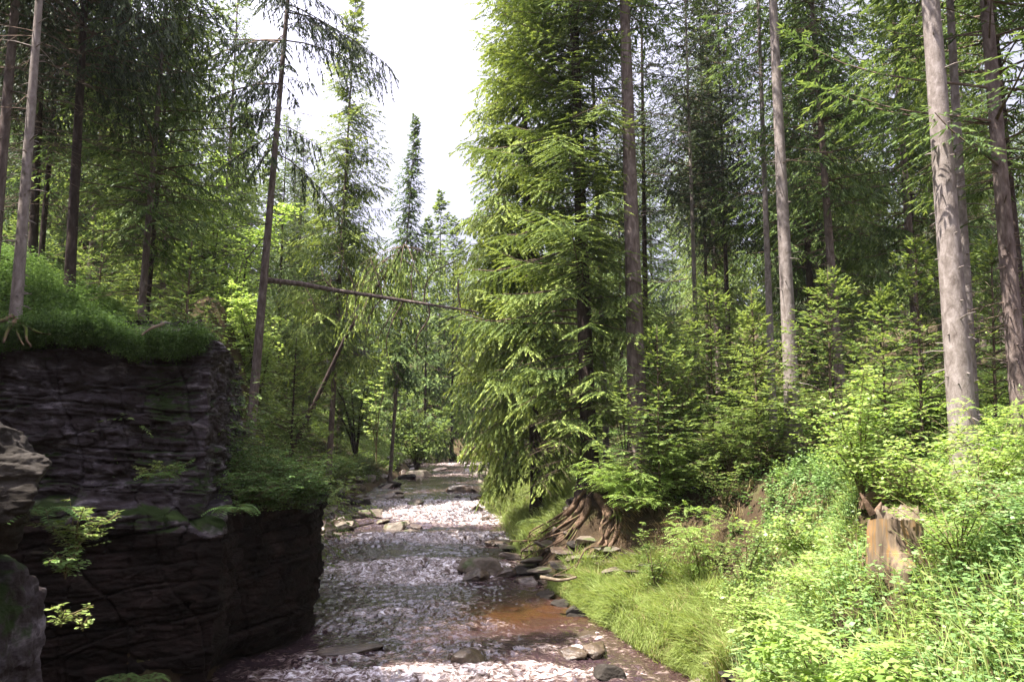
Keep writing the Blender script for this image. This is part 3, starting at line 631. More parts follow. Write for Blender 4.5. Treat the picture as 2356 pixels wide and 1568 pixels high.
tree_at('spruce_tree', 'thin distant spruce with a narrow spire in the middle of the sky gap', 936, 560, 958, 250, 46, 22.5, 0.24, 6, 1.75, None, seed=20, bark='bark', per=8, gap=.42, hang=.8, droop=.6, tip=.3, el0=0, prof=.72, irregular=.4, s2=.18, s3=.12, tl=.24, tw=.065, tbase=.36, l2f=.5)
tree_at('young_spruce', 'young spruce on the rim of the cliff at the right end of the bilberry mound', 430, 720, 446, 470, 14.6, 4.6, .10, .5, 1.65, None, seed=21, bark='twig', per=6, gap=.22, hang=.28, droop=.25, tip=.2, el0=.1, s2=.13, s3=.09, tl=.12, tw=.035, tbase=.4, flare=.1, prof=.8)
tree_at('young_spruce', 'bright young spruce with a straight dark stem in front of the leaning grey trunk', 676, 900, 692, 560, 19, 6.0, .13, .9, 1.9, None, seed=22, bark='bark_dark', per=6, gap=.25, hang=.35, droop=.22, tip=.2, el0=.12, s2=.14, s3=.095, tl=.13, tw=.042, tbase=.55, flare=.1, prof=.85)
tree_at('young_spruce', 'small dark spruce sapling standing below the leaning grey trunk', 650, 1030, 652, 930, 18.6, 2.9, .06, .2, 1.1, None, seed=23, bark='twig', per=6, gap=.17, hang=.2, droop=.15, tip=.1, el0=.15, s2=.12, s3=.09, tl=.12, tw=.035, tbase=.35, flare=.1)
tree_at('young_spruce', 'low spruce sapling among the bushes on top of the cliff block', 545, 1000, 548, 900, 16.9, 2.2, .05, .15, 1.0, None, seed=24, bark='twig', per=6, gap=.16, hang=.2, droop=.15, tip=.1, el0=.15, s2=.12, s3=.09, tl=.12, tw=.035, tbase=.4, flare=.1)
# right side
def bias_big(az, z):
    c = -math.cos(az)*.5+.5; return (.62+.52*c)*(1 if z > 4.5 else .62+.085*z)
x0 = X(1352, 21); 
e = tree_at('large_spruce', 'largest bright spruce with cascading boughs over the stream and exposed roots', 1356, 1060, 1326, 200, 22, 29, 0.5, 1.6, 2.75, None, seed=31, bark='bark_dark', dead=(46, .8), per=8, gap=.46, needle='needle_big', hang=.42, droop=.52, tip=.30, el0=.18, azbias=bias_big, s2=.085, s3=.048, tl=.135, tw=.030, tbase=.36, irregular=.30, prof=.35, flare=.9, ztop=17, l2f=.42)
BIG = e
tree_at('large_spruce', 'tall spruce close behind the largest one forming the left outline beside the sky gap', 1230, 1000, 1205, 200, 27, 27, 0.42, 1.7, 2.5, None, seed=32, bark='bark_dark', dead=(20, 1), per=8, gap=.5, needle='needle_big', hang=.75, droop=.75, tip=.2, el0=.2, s2=.12, s3=.07, tl=.18, tw=.052, tbase=.34, irregular=.28, prof=.45, ztop=22, l2f=.5)
tree_at('large_spruce', 'dense spruce on the right bank further back along the stream, lower than its neighbours', 1165, 1000, 1150, 450, 38, 20, 0.36, 1.6, 2.7, None, seed=33, bark='bark_dark', per=7, gap=.5, needle='needle', hang=1., droop=.5, tip=.2, el0=0, s2=.22, s3=.13, tl=.26, tw=.065, tbase=.42, prof=.55)
tree_at('spruce_tree', 'thick dark trunk standing to the right of the largest spruce', 1462, 800, 1440, 100, 21.0, 27, 0.58, 13, 2.9, G1, seed=34, bark='bark', stubs=50, dead=(16, 8), per=5, gap=.5, needle='needle', hang=.6, flare=.35, sides=16, **hi)
tree_at('spruce_tree', 'slim grey trunk between the largest spruce and the thick dark trunk', 1394, 1000, 1376, 500, 24, 22, 0.22, 10, 2.2, G1, seed=35, bark='bark_pale', stubs=30, dead=(20, 3), per=4, **hi)
tree_at('spruce_tree', 'dark slim trunk directly behind the thick dark trunk', 1482, 500, 1478, 200, 29, 24, 0.27, 8.5, 2.6, G1, seed=36, bark='bark_dark', dead=(30, 3), per=4, needle='needle_dark', live=.7, **hi)
tree_at('spruce_tree', 'slim pale trunk in the middle of the right wood with lacy branches around it', 1600, 720, 1583, 200, 29, 24, 0.24, 9, 2.6, G1, seed=37, bark='bark_pale', stubs=30, dead=(34, 3), per=4, needle='needle_dark', live=.75, **hi)
tree_at('spruce_tree', 'faint slim trunk just right of the pale middle one', 1626, 720, 1614, 200, 33, 24, 0.2, 9, 2.6, G1, seed=38, bark='bark_dark', dead=(30, 3), per=4, needle='needle_dark', live=.75, **hi)
tree_at('spruce_tree', 'near black thin trunk with dark crown left of the bright sky hole', 1673, 700, 1660, 300, 32, 23, 0.26, 8, 3.3, G1, seed=39, bark='bark_dark', dead=(30, 3), per=6, needle='needle_dark', hang=.9, **hi)
tree_at('spruce_tree', 'slim straight pale trunk left of the sunlit grey one', 1770, 720, 1746, 50, 24, 23, 0.26, 11, 2.0, G1, seed=40, bark='bark_pale', stubs=40, dead=(14, 6), per=3, needle='needle', sides=12, **hi)
tree_at('spruce_tree', 'grey brown trunk with its forked looking foot showing among round leaves', 1826, 1000, 1778, 0, 20.2, 26, 0.42, 13.5, 2.6, G1, seed=41, bark='bark_pale', stubs=60, dead=(12, 7), per=4, flare=.45, sides=16, **hi)
tree_at('spruce_tree', 'red lit trunk in the middle of the right wood behind the grey brown one', 1926, 800, 1886, 250, 22.5, 22, 0.32, 6.8, 2.7, G1, seed=42, bark='bark', stubs=40, dead=(34, 3), per=6, needle='needle', hang=.8, **hi)
tree_at('spruce_tree', 'short looking dark trunk between the red lit trunk and the thick grey one', 2105, 720, 2095, 480, 28, 22, 0.28, 6, 3.2, G1, seed=43, bark='bark_dark', dead=(20, 2), per=6, needle='needle', tbase=.45, **hi)
tree_at('spruce_tree', 'thickest pale grey trunk near the right edge with small knots', 2212, 940, 2141, 0, 12.6, 25, 0.44, 11, 3.0, G1, seed=44, bark='bark_pale', stubs=90, dead=(6, 8), per=5, flare=.25, sides=24, trunk_n=90, **hi)
tree_at('spruce_tree', 'thinner trunk touching the right side of the thickest pale grey trunk', 2236, 900, 2185, 0, 14.2, 24, 0.22, 10, 2.6, G1, seed=45, bark='bark_pale', stubs=60, dead=(10, 6), per=5, sides=16, **hi)
tree_at('spruce_tree', 'purplish brown trunk at the right picture edge', 2348, 940, 2268, 0, 13.6, 23, 0.34, 4.8, 3.0, G1, seed=46, bark='bark', stubs=60, dead=(18, 2), per=4, gap=.7, sides=16, hang=.3, azbias=lambda a, z: 1.15 if -math.sin(a) > -.3 else .7, **hi)
tree_at('spruce_tree', 'dark trunk half hidden behind the purplish one at the right edge', 2340, 600, 2316, 350, 17.5, 22, 0.25, 6, 2.8, G1, seed=47, bark='bark_dark', dead=(20, 2), per=6, **hi)
# young spruces on the right
ys = dict(bark='twig', per=6, hang=.18, droop=.18, tip=.18, el0=.25, flare=.1)
tree_at('young_spruce', 'sunlit young spruce with a pointed tip left of the grey brown trunk', 1745, 1000, 1732, 740, 19.4, 4.6, .10, .2, 1.35, None, seed=51, gap=.24, s2=.14, s3=.09, tl=.13, tw=.042, tbase=.62, prof=.95, **ys)
tree_at('young_spruce', 'young spruce with spaced pale tiers in front of the dark wood', 2036, 950, 2030, 780, 15.5, 3.9, .07, .2, 1.2, None, seed=52, gap=.3, s2=.14, s3=.09, tl=.13, tw=.04, tbase=.62, **ys)
tree_at('young_spruce', 'thin young spruce with a dark stem right of the grey brown trunk', 1912, 960, 1907, 740, 18.5, 4.6, .10, .4, 1.6, None, seed=53, gap=.32, s2=.17, s3=.11, tl=.15, tw=.05, tbase=.5, **ys)
tree_at('young_spruce', 'loose young spruce at the left side of the thickest pale grey trunk', 2120, 950, 2112, 740, 14.8, 4.6, .08, .3, 1.5, None, seed=54, gap=.3, s2=.15, s3=.1, tl=.14, tw=.045, tbase=.55, **ys)
tree_at('young_spruce', 'young spruce filling the space between the two trunks at the right edge', 2290, 950, 2285, 760, 15.8, 4.4, .08, .3, 1.5, None, seed=55, gap=.28, s2=.15, s3=.1, tl=.14, tw=.045, tbase=.5, **ys)
tree_at('young_spruce', 'feathery young spruce at the foot of the thick dark trunk', 1515, 980, 1512, 780, 20, 4.8, .08, .3, 1.7, None, seed=56, gap=.3, s2=.17, s3=.11, tl=.15, tw=.05, tbase=.5, **ys)
tree_at('young_spruce', 'bushy young spruce behind the slim rowan in the right wood', 1640, 960, 1636, 820, 21, 5.0, .08, .3, 1.9, None, seed=57, gap=.3, s2=.17, s3=.11, tl=.15, tw=.05, tbase=.45, **ys)

LM = [(-400, 'the left picture edge'), (38, 'the slender pale trunk'), (165, 'the big dark spruce'), (340, 'the red brown trunk'), (612, 'the leaning grey trunk'), (790, 'the slim pointed spruce'), (940, 'the thin spire'), (1150, 'the dense stream side spruce'), (1350, 'the largest spruce'), (1455, 'the thick dark trunk'), (1590, 'the slim pale middle trunk'), (1668, 'the near black trunk'), (1760, 'the straight pale trunk'), (1815, 'the grey brown trunk'), (1912, 'the red lit trunk'), (2100, 'the short dark trunk'), (2180, 'the thickest pale trunk'), (2310, 'the purplish trunk'), (2700, 'the right picture edge')]
ORD = ['nearest', 'second nearest', 'third nearest', 'fourth nearest', 'fifth nearest', 'sixth nearest', 'seventh nearest', 'eighth nearest', 'ninth nearest', 'tenth nearest', 'eleventh nearest', 'twelfth nearest']
def rank_labels(es, what):
    cells = {}
    for e in es:
        px = (512+784*e.location.x/e.location.y)/K
        j = max([i for i, (a, n) in enumerate(LM) if a <= px] or [0]); j = min(j, len(LM)-2); cells.setdefault(j, []).append(e)
    for j, L in cells.items():
        L.sort(key=lambda e: e.location.y)
        for i, e in enumerate(L):
            o = ORD[i] if i < len(ORD) else 'far off'
            e['label'] = f"{o} {what} between {LM[j][1]} and {LM[j+1][1]}"
# ---- instanced spruces filling the wood ----
lod = dict(s2=.17, s3=.105, tl=.21, tw=.052, l2f=.46)
for i in range(5):
    kind('bg%d' % i, 200+i, 21+i, .17, (3.5, 1.5, 5.5, 2.5, 4)[i], (2.9, 3.2, 2.6, 3.3, 2.8)[i], per=6, gap=.62, hang=.7, droop=.45, tip=.3, el0=.05, dead=(18, 1), bark='bark_dark' if i % 2 else 'bark', tbase=(.42, .35, .48, .38, .45)[i], irregular=.35, prof=.65, trunk_n=14, sides=7, **lod)
for i in range(2):
    kind('dk%d' % i, 220+i, 22, .19, 5, 3.1, per=7, gap=.6, hang=.9, droop=.5, tip=.2, el0=0, dead=(26, 1), bark='bark_dark', needle='needle_dark', tbase=.4, trunk_n=14, sides=7, **lod)
for i in range(4):
    kind('ys%d' % i, 230+i, 4.5, .045, .25, 1.6, per=6, gap=.34, hang=.2, droop=.2, tip=.2, el0=.25, bark='twig', tbase=.5, s2=.14, s3=.09, tl=.15, tw=.038, trunk_n=8, sides=5, flare=.1, prof=.9)
for i in range(2):
    kind('far%d' % i, 240+i, 22, .16, 1.5, 3.2, per=6, gap=.8, hang=.6, droop=.45, tip=.2, el0=.05, bark='bark_dark', tbase=.4, s2=.4, s3=.28, tl=.45, tw=.13, trunk_n=8, sides=5, prof=.7)
rg = random.Random(77)
taken = []
def free(x, y, r):
    if any((x-a)**2+(y-b)**2 < r*r for a, b in taken): return False
    taken.append((x, y)); return True
for o in C.objects:
    if o.type == 'EMPTY' and 'spruce' in o.name: taken.append((o.location.x, o.location.y))
def pxof(x, y, z=0):
    d = y*math.cos(PITCH)+z*math.sin(PITCH); return (512+784*x/d)/K
cnt = dict(l=0, r=0, e=0)
for i in range(4000):
    y = rg.uniform(19, 105); side = rg.choice('lr')
    if side == 'l':
        x = xl(y)-rg.uniform(3.5 if y > 40 else 6.5, 26+y*.25); px = pxof(x, y, G(x, y)+8)
        if cnt['l'] >= 84 or px < -150 or px > 870: continue
        if y < 30 and px > 420: continue
        if 580 < px < 640 and y < 60: continue
    else:
        x = xr(y)+rg.uniform(4 if y > 45 else 6.5, 30+y*.35); px = pxof(x, y, G(x, y)+8)
        if cnt['r'] >= 66 or px > 2500 or px < 1150: continue
        if y < 28 and px < 2000: continue
        if 1680 < px < 1770: continue
        if 1490 < px < 1600 and y < 95 and rg.random() < .8: continue
    if not free(x, y, 2.6): continue
    cnt[side] += 1
    kd = rg.choice(['bg0', 'bg1', 'bg2', 'bg3', 'bg4', 'dk0', 'dk1'] if y < 60 else ['far0', 'far1', 'bg1', 'bg3'])
    s = rg.uniform(.75, 1.1)
    if side == 'l' and px > 440: s = min(s, max(.3, (P(px, rg.uniform(120, 430) if px > 640 else rg.uniform(-260, 260), y)[2]-G(x, y))/23))
    plant('spruce_tree', kd, x, y, s, None, ('spruce in the hazy wood on the slope left of the stream' if side == 'l' else 'spruce in the wood behind the bare trunks on the right'), 'spruce tree', 'spruces of the left slope' if side == 'l' else 'spruces of the right wood')
# the end of the valley
for i in range(400):
    y = rg.uniform(80, 150); x = rg.uniform(-42, 12)
    if cnt['e'] >= 44: break
    px = pxof(x, y, 10)
    if not (640 < px < 1290): continue
    if xl(y)-1.5 < x < xr(y)+1.5 and y < 88: continue
    if not free(x, y, 3.2): continue
    cnt['e'] += 1
    gap = 860 < px < 1080
    top = (P(px, 545 if gap else 470, y)[2]-G(x, y))/22
    plant('spruce_tree', rg.choice(['far0', 'far1']), x, y, max(.35, min(1.1, top*rg.uniform(.72, 1.0))), None, 'bluish distant spruce closing the valley behind the last bend of the stream', 'spruce tree', 'spruces closing the valley')
for px, py, D, s in [(1015, 440, 78, None), (985, 500, 70, None), (1045, 500, 72, None)]:
    x = X(px, D, py); top = (P(px, py, D)[2]-G(x, D))/22
    plant('spruce_tree', 'far0', x, D, top, None, {1015: 'small pointed distant spruce right of the thin spire in the sky gap', 985: 'dense distant spruce just right of the thin spire', 1045: 'dark distant spruce at the foot of the right wood edge'}[px], 'spruce tree')
# young spruce understorey
n = 0
for i in range(3000):
    y = rg.uniform(17, 48); side = rg.choice('llr')
    if side == 'l': x = xl(y)-rg.uniform(2.2, 16)
    else: x = xr(y)+rg.uniform(4.2, 26)
    px = pxof(x, y, G(x, y)+1)
    if px < -50 or px > 2450 or n >= 52: continue
    if side == 'l' and y < 23: continue
    if side == 'r' and y < 21 and (px < 1700 or abs(px-1826) < 75): continue
    if not free(x, y, 1.15): continue
    n += 1
    plant('young_spruce', rg.choice(['ys0', 'ys1', 'ys2', 'ys3']), x, y, rg.uniform(.45, 1.25), None, 'young spruce in the thicket on the left slope' if side == 'l' else 'young spruce in the thicket under the right wood', 'young spruce', 'young spruces of the left slope' if side == 'l' else 'young spruces of the right wood')
rank_labels([o for o in C.objects if o.get('group') == 'spruces of the left slope'], 'slope spruce')
rank_labels([o for o in C.objects if o.get('group') == 'spruces of the right wood'], 'wood spruce')
rank_labels([o for o in C.objects if o.get('group') == 'spruces closing the valley'], 'distant spruce')
rank_labels([o for o in C.objects if o.get('group') == 'young spruces of the left slope'], 'young spruce')
rank_labels([o for o in C.objects if o.get('group') == 'young spruces of the right wood'], 'young spruce')
# unseen spruces added on the left to shade the cliff, then the wood behind
for x, y, q in [(-10.8, 10.2, .85), (-12.8, 12.3, .9), (-10.2, 6.6, .8), (-12, 3, .85), (-13.5, 8.5, .8), (-11.5, -1.5, .85), (-15.5, 5.5, .9), (-9.5, -5, .85)]:
    taken.append((x, y)); plant('spruce_tree', 'dk1', x, y, q, None, 'spruce of the wood beside the viewer', 'spruce tree', 'spruces behind the viewer', z=max(G(x, y), -2))
n = 0
for i in range(900):
    x = rg.uniform(-26, 26); y = rg.uniform(-30, 11)
    if abs(x) < 4.5 and y > -7: continue
    if x > 2 and y > -5: continue
    if x < -2 and y > -3 and x > -10.5: continue
    if n >= 34 or not free(x, y, 3.2): continue
    n += 1; plant('spruce_tree', ['dk0', 'dk1', 'bg0'][n % 3], x, y, rg.uniform(.8, 1.05), None, 'spruce of the wood behind the viewer', 'spruce tree', 'spruces behind the viewer', z=max(G(x, y), -2))
for k in KINDS.values():
    for o in k: bpy.data.objects.remove(o)
# ------------------------------------------------------------------ leaning broken spruce and fallen trunk
rgn = np.random.default_rng(9)
D = 30; a = P(800, 765, D+1); b = P(932, 560, D-.5)
e = empty('leaning_spruce', a-[0, 0, .0], 'broken spruce top leaning behind the fallen trunk with tufts of hanging green', 'spruce tree')
A = Acc(); v = b-a; base_ext = -v*.9+np.array([-1, 0.5, -1.2]); 
gx0, gy0 = a[0]-2.6, D+1.5; foot = np.array([gx0, gy0, G(gx0, gy0)-.1])-a
pts = [foot+(0-foot)*t for t in np.linspace(0, 1, 5)]+[v*.25, v*.5, v*.75, v]
A.tube(np.array(pts), np.linspace(.11, .04, len(pts)), 8, 0)
o = A.build('trunk', [M['bark_dark'], M['twig']], e)
A = Acc()
for t in list(rgn.uniform(.35, 1.0, 34)):
    az = rgn.uniform(0, 6.28); spruce_branch(A, rgn, v*t, az, rgn.uniform(.8, 2.0), -.1, .8, .0, .2, .14, .2, .06, 1.3, .5, l2f=.45)
for az in (0, 3.1, 2.7, .4): spruce_branch(A, rgn, v*.97, az, rgn.uniform(1.6, 2.4), .1, .55, .0, .18, .13, .2, .06, 1.5, .55, l2f=.5)
A.build('crown', [M['needle_big'], M['twig']], e)

D = 26
pts = [P(x, y, d) for x, y, d in [(602, 642, 24.35), (690, 652, 25.2), (770, 667, 26), (860, 680, 26), (950, 694, 26), (1040, 708, 26), (1075, 713, 26), (1108, 719, 26)]]
org = pts[0].copy()
e = empty('fallen_trunk', org, 'bare fallen trunk lodged against the leaning grey trunk and reaching out over the stream', 'fallen tree')
L_ = np.array(pts)-org
A = Acc(); A.tube(L_, np.linspace(.095, .022, len(L_))**1.0, 10, 0, wob=lambda p, th: 1+.08*fbm(p[:, :1]*2, np.cos(th)[None]*2, np.sin(th)[None]*2, 3)); A.build('trunk', [M['bark']], e)
def curvy(A, pxs, D, r0, r1=.004, m=0, sides=4, sub=True):
    q = np.array([P(x, y, D+dd) for x, y, dd in pxs])-org
    t = np.linspace(0, len(q)-1, len(q)*4); 
    pp = np.stack([np.interp(t, range(len(q)), q[:, i]) for i in range(3)], 1)
    kk = np.array([1, 2, 3, 2, 1])/9; pp = np.stack([np.convolve(np.pad(pp[:, i], 2, 'edge'), kk, 'valid') for i in range(3)], 1)
    A.tube(pp, np.linspace(r0, r1, len(pp)), sides, m)
    if sub:
        for j in range(5):
            i = rgn.integers(3, len(pp)-2); d = nrm(rgn.normal(size=3)+[0, 0, -.6]); l = rgn.uniform(.15, .5)
            A.tube([pp[i], pp[i]+d*l*.5, pp[i]+d*l+[0, 0, -.05]], [r1*2.0, r1*1.6, r1], 3, m)
for path, r in [([(1060,712,0),(1052,660,0),(1060,620,.2),(1080,598,.3),(1105,592,.5)], .022),
    ([(975,698,0),(978,655,0),(995,625,0),(1035,605,.2),(1065,592,.3)], .02),
    ([(985,700,0),(990,730,0),(960,770,-.1),(955,800,-.2),(975,830,-.2),(1020,860,-.2)], .022),
    ([(1060,712,0),(1062,735,-.1),(1048,780,-.1),(1052,830,-.1),(1100,868,-.2)], .018),
    ([(1055,712,0),(1030,735,0),(1020,770,0),(1040,800,.1)], .014),
    ([(930,690,0),(905,730,-.1),(885,790,-.2),(900,850,-.2),(930,880,-.3)], .018),
    ([(920,689,0),(890,740,0),(860,790,.1)], .016), ([(880,683,0),(850,720,0),(840,780,0)], .016), ([(820,672,0),(815,720,0),(810,780,0)], .012), ([(800,670,0),(795,730,0)], .012),
    ([(775,668,0),(750,650,0),(735,610,0)], .018), ([(770,668,0),(745,640,0)], .015), ([(880,683,0),(870,640,0),(855,600,.1),(845,560,.1)], .016), ([(820,672,0),(800,620,0),(775,560,.2)], .016),
    ([(950,694,0),(945,640,0),(955,590,.2),(975,560,.3)], .016), ([(1090,716,0),(1075,705,0)], .012), ([(700,655,0),(720,690,0),(730,740,0)], .012), ([(1085,716,0),(1095,740,0),(1115,760,.1)], .008)]:
    A = Acc(); curvy(A, path, 26, r*1.5, .007); o = A.build('dead_branch', [M['twig']], e)

# ------------------------------------------------------------------ roots
def root_obj(parent, pts, r0, r1, mat='root', name='root', seed=0):
    q = np.array(pts, float); t = np.linspace(0, len(q)-1, len(q)*6)
    pp = np.stack([np.interp(t, range(len(q)), q[:, i]) for i in range(3)], 1)
    kk = np.array([1, 2, 3, 4, 3, 2, 1])/16; pp = np.stack([np.convolve(np.pad(pp[:, i], 3, 'edge'), kk, 'valid') for i in range(3)], 1)
    pp += .045*np.stack([fbm(t*.9, seed, 1), fbm(t*.9, seed, 2), fbm(t*.9, seed, 3)], 1)*min(1, r0*12)
    A = Acc(); A.tube(pp, np.linspace(r0, r1, len(pp)), 8, 0, wob=lambda p, th: 1+.16*fbm(p[:, :1]*5+seed, np.cos(th)[None]*1.5, np.sin(th)[None]*1.5, 3))
    o = A.build(name, [M[mat]], parent); return o
bl = np.array(BIG.location)
for i, (path, r) in enumerate([
    ([(1352,1085,20),(1335,1150,19.5),(1310,1190,19.4),(1270,1215,19.6),(1225,1245,19.9),(1195,1262,20.2)], .13),
    ([(1356,1100,19.9),(1335,1180,19.2),(1300,1215,19.1),(1250,1245,19.4),(1205,1275,19.8)], .10),
    ([(1360,1120,19.8),(1355,1180,19.0),(1325,1225,18.9),(1280,1255,19.0),(1235,1290,19.2),(1215,1318,19.3)], .10),
    ([(1372,1120,19.8),(1405,1190,18.8),(1400,1235,18.5),(1375,1270,18.4),(1335,1305,18.3),(1290,1335,18.2)], .12),
    ([(1385,1130,19.8),(1430,1190,18.8),(1425,1235,18.4),(1385,1290,18.2),(1330,1330,18.1)], .08),
    ([(1345,1180,19.2),(1320,1240,18.9),(1290,1290,18.7),(1260,1320,18.7)], .05),
    ([(1400,1235,18.5),(1370,1300,18.1),(1320,1345,17.9),(1265,1350,17.9)], .05),
    ([(1300,1215,19.1),(1270,1270,19.0),(1240,1310,19.1)], .04),
    ([(1425,1235,18.4),(1410,1290,18.1),(1360,1320,17.9)], .04),
    ([(1320,1205,19.2),(1250,1232,19.6),(1190,1272,20.2)], .045)]):
    q = [onG(p[0], p[1], 14, 26) for p in path]; q[0] = np.array([bl[0]-.05, bl[1]-.1, bl[2]+.15]) if i in (0, 1, 2, 3, 4) else q[0]
    for j in range(1, len(q)): q[j][2] += r*1.0
    root_obj(BIG, [p-bl for p in q], r*.95, r*.3, seed=i*3.3)
    for kk in (1, 2):                                    # thinner side roots twisting along the main one
        jit = rgn.normal(0, .13, (len(q), 3)); jit[0] = 0; jit[:, 2] = np.abs(jit[:, 2])*.4
        q2 = [a+b*(j+1)/2 for j, (a, b) in enumerate(zip(q, jit))]
        root_obj(BIG, [p-bl for p in q2], r*.42, r*.10, seed=i*3.3+kk*11)
# roots of the slender cliff rim trunk
rim = [o for o in C.objects if o.get('label', '').startswith('slender pale trunk')][0]; rl = np.array(rim.location)
for i, (path, r) in enumerate([([(38,735,12.6),(60,752,12.3),(62,780,12.15),(75,800,12.2)], .04), ([(38,735,12.6),(20,755,12.3),(8,790,12.1)], .06), ([(45,740,12.5),(85,762,12.3),(120,770,12.4)], .035), ([(36,740,12.6),(40,770,12.2),(55,795,12.1)], .03), ([(30,728,12.6),(5,735,12.3),(-25,745,12.2)], .06)]):
    root_obj(rim, [P(*p)-rl for p in path], r*.8, r*.3, 'root', seed=i*2.1+40)
# loose logs and roots on the earth bank
for i, (path, r, lb, mt) in enumerate([
    ([(1640,1262,14.9),(1615,1290,14.9),(1590,1322,15.0),(1560,1340,15.1),(1515,1350,15.3),(1495,1360,15.4)], .07, 'crooked bark covered log curving down the earth bank above the grass shelf', 'root'),
    ([(1560,1330,15.3),(1530,1345,15.4),(1500,1350,15.6)], .04, 'short dark log lying beside the crooked log', 'root'),
    ([(1240,1325,18.2),(1290,1335,18.0),(1330,1325,17.9)], .05, 'pale bleached log end at the water below the roots', 'deadwood'),
    ([(1430,1180,17.3),(1432,1240,17.2),(1420,1290,17.1),(1450,1310,17.0)], .02, 'thin bent dead stem hanging down the earth bank', 'deadwood'),
    ([(1520,1200,16.6),(1500,1260,16.5),(1465,1290,16.4)], .018, 'thin slanting dead stick on the earth bank', 'deadwood'),
    ([(810,1178,24.5),(850,1186,24.6),(880,1192,24.7)], .05, 'red brown stick lying over the left stone heap', 'deadwood'),
    ([(790,1216,23.2),(840,1205,23.4),(862,1200,23.5)], .04, 'pale stick leaning on the left stone heap', 'deadwood'),
    ([(380,742,12.6),(345,755,12.4),(325,772,12.3)], .03, 'bleached root end poking out under the bilberry mound', 'deadwood')]):
    q = [onG(p[0], p[1], 12, 30)+[0, 0, r*.6] for p in path] if path[0][0] > 1250 else [P(*p) for p in path]; e = root_obj(None, [p-q[0] for p in q], r, r*.45, mt, 'log' if r > .03 else 'stick', seed=70+i); e.location = q[0]; tag(e, lb, 'log' if r > .03 else 'stick')

# ------------------------------------------------------------------ stumps
def stump(px, py, D, r, h, label, seed, mat='stump', z=None):
    p = P(px, py, D); p[2] = G(p[0], p[1]); e = empty('tree_stump', p, label, 'stump')
    rg = np.random.default_rng(seed); ns_, nz = 96, 60
    th = np.arange(ns_)*2*np.pi/ns_; zz = np.linspace(-.35, 1, nz)
    T, Z = np.meshgrid(th, zz, indexing='ij')
    lob = 1+.16*np.sin(T*3+seed)+.10*np.sin(T*5+1+seed)
    flare = 1+.85*np.exp(-np.maximum(Z, -.1)*h/.16)*np.clip(np.sin(T*2.5+seed*.7), .1, 1)**1.3
    rr = r*lob*flare*(1+.09*fbm(np.cos(T)*3, np.sin(T)*3, Z*1.5, 3)-.14*np.clip(Z, 0, 1)+.025*np.sin(T*23+3*fbm(Z*2, T, 0, 2)))
    top = h*(.82+.10*np.sign(np.sin(T*1.0+.6))+.10*fbm(np.cos(T)*2.5, np.sin(T)*2.5, seed, 3)+.10*np.abs(fbm(np.cos(T)*9, np.sin(T)*9, seed, 2))); H_ = np.where(Z > 0, Z*top, Z*.6)
    V = np.stack([rr*np.cos(T), rr*np.sin(T), H_], -1).reshape(-1, 3)
    i, j = np.meshgrid(np.arange(ns_), np.arange(nz-1), indexing='ij'); i2 = (i+1) % ns_
    F = np.stack([i*nz+j, i2*nz+j, i2*nz+j+1, i*nz+j+1], -1).reshape(-1, 4)
    quads('side_wood', V, F, M[mat], smooth=True, parent=e)
    # cut face, hollow and splintered
    rings = 26; q = np.linspace(1, 0, rings); edge = V.reshape(ns_, nz, 3)[:, -1]
    c = edge.mean(0); VV = c[None, None]+(edge[:, None]-c)*q[None, :, None]
    VV[..., 2] = edge[:, None, 2]-.16*np.clip((1-q)*2.2, 0, 1)[None]*(1+.6*fbm(VV[..., 0]*9, VV[..., 1]*9, seed, 3))-.004
    VV[..., 2] += .03*np.abs(fbm(VV[..., 0]*22, VV[..., 1]*22, seed, 3))*(q[None] < .93)
    i, j = np.meshgrid(np.arange(ns_), np.arange(rings-1), indexing='ij'); i2 = (i+1) % ns_
    F = np.stack([i*rings+j, i2*rings+j, i2*rings+j+1, i*rings+j+1], -1).reshape(-1, 4)
    quads('cut_face', VV.reshape(-1, 3), F, M['deadwood'], smooth=True, parent=e)
    for k, (a, l, w, tx_) in enumerate([(2.6, .24, .06, -.5), (2.1, .13, .06, .6)]):
        b = np.array([math.cos(a)*r*.8, math.sin(a)*r*.8, h*.80]); A = Acc()
        A.tube([b, b+[tx_*l*.5, 0, l*.5], b+[tx_*l, .02, l]], [w*.6, w*.45, w*.12], 7, 0, wob=lambda p, t_: 1+.25*np.cos(t_*2)[None]*np.ones((len(p), 1))); A.build('splinter', [M['root']], e)
    return e
stump(2060, 1272, 9.0, .26, .60, 'weathered orange brown stump with splintered top among the bright herbs', 4)
stump(2062, 1128, 11.6, .32, .42, 'low dark mossy stump behind the orange brown one', 8, 'root')
# ------------------------------------------------------------------ broadleaf shrubs
def leaves_on(A, rg, B, Dr, n, ll, lw, spread=.5, t0=.5, m=0, droopy=.25):
    """n leaves along each twig (base B, vector Dr)"""
    k = len(B); q = (np.arange(n)+.6)/n; sgn = np.where(np.arange(n) % 2, 1., -1.)
    p = B[:, None]+Dr[:, None]*q[None, :, None]
    u = nrm(Dr); sd = nrm(np.cross(u, [0, 0, 1.])+1e-6)
    d = u[:, None]*rg.uniform(.25, .8, (k, n, 1))+sd[:, None]*sgn[None, :, None]*rg.uniform(.6, 1., (k, n, 1)); d[..., 2] -= droopy*rg.uniform(0, 1.6, (k, n))
    nn = rg.normal(0, spread, (k, n, 3)); nn[..., 2] += 1
    A.dia(p.reshape(-1, 3), d.reshape(-1, 3), nn.reshape(-1, 3), ll*rg.uniform(.6, 1.2, k*n), lw*rg.uniform(.8, 1.1, k*n), t0+rg.normal(0, .17, k*n), m, .45)
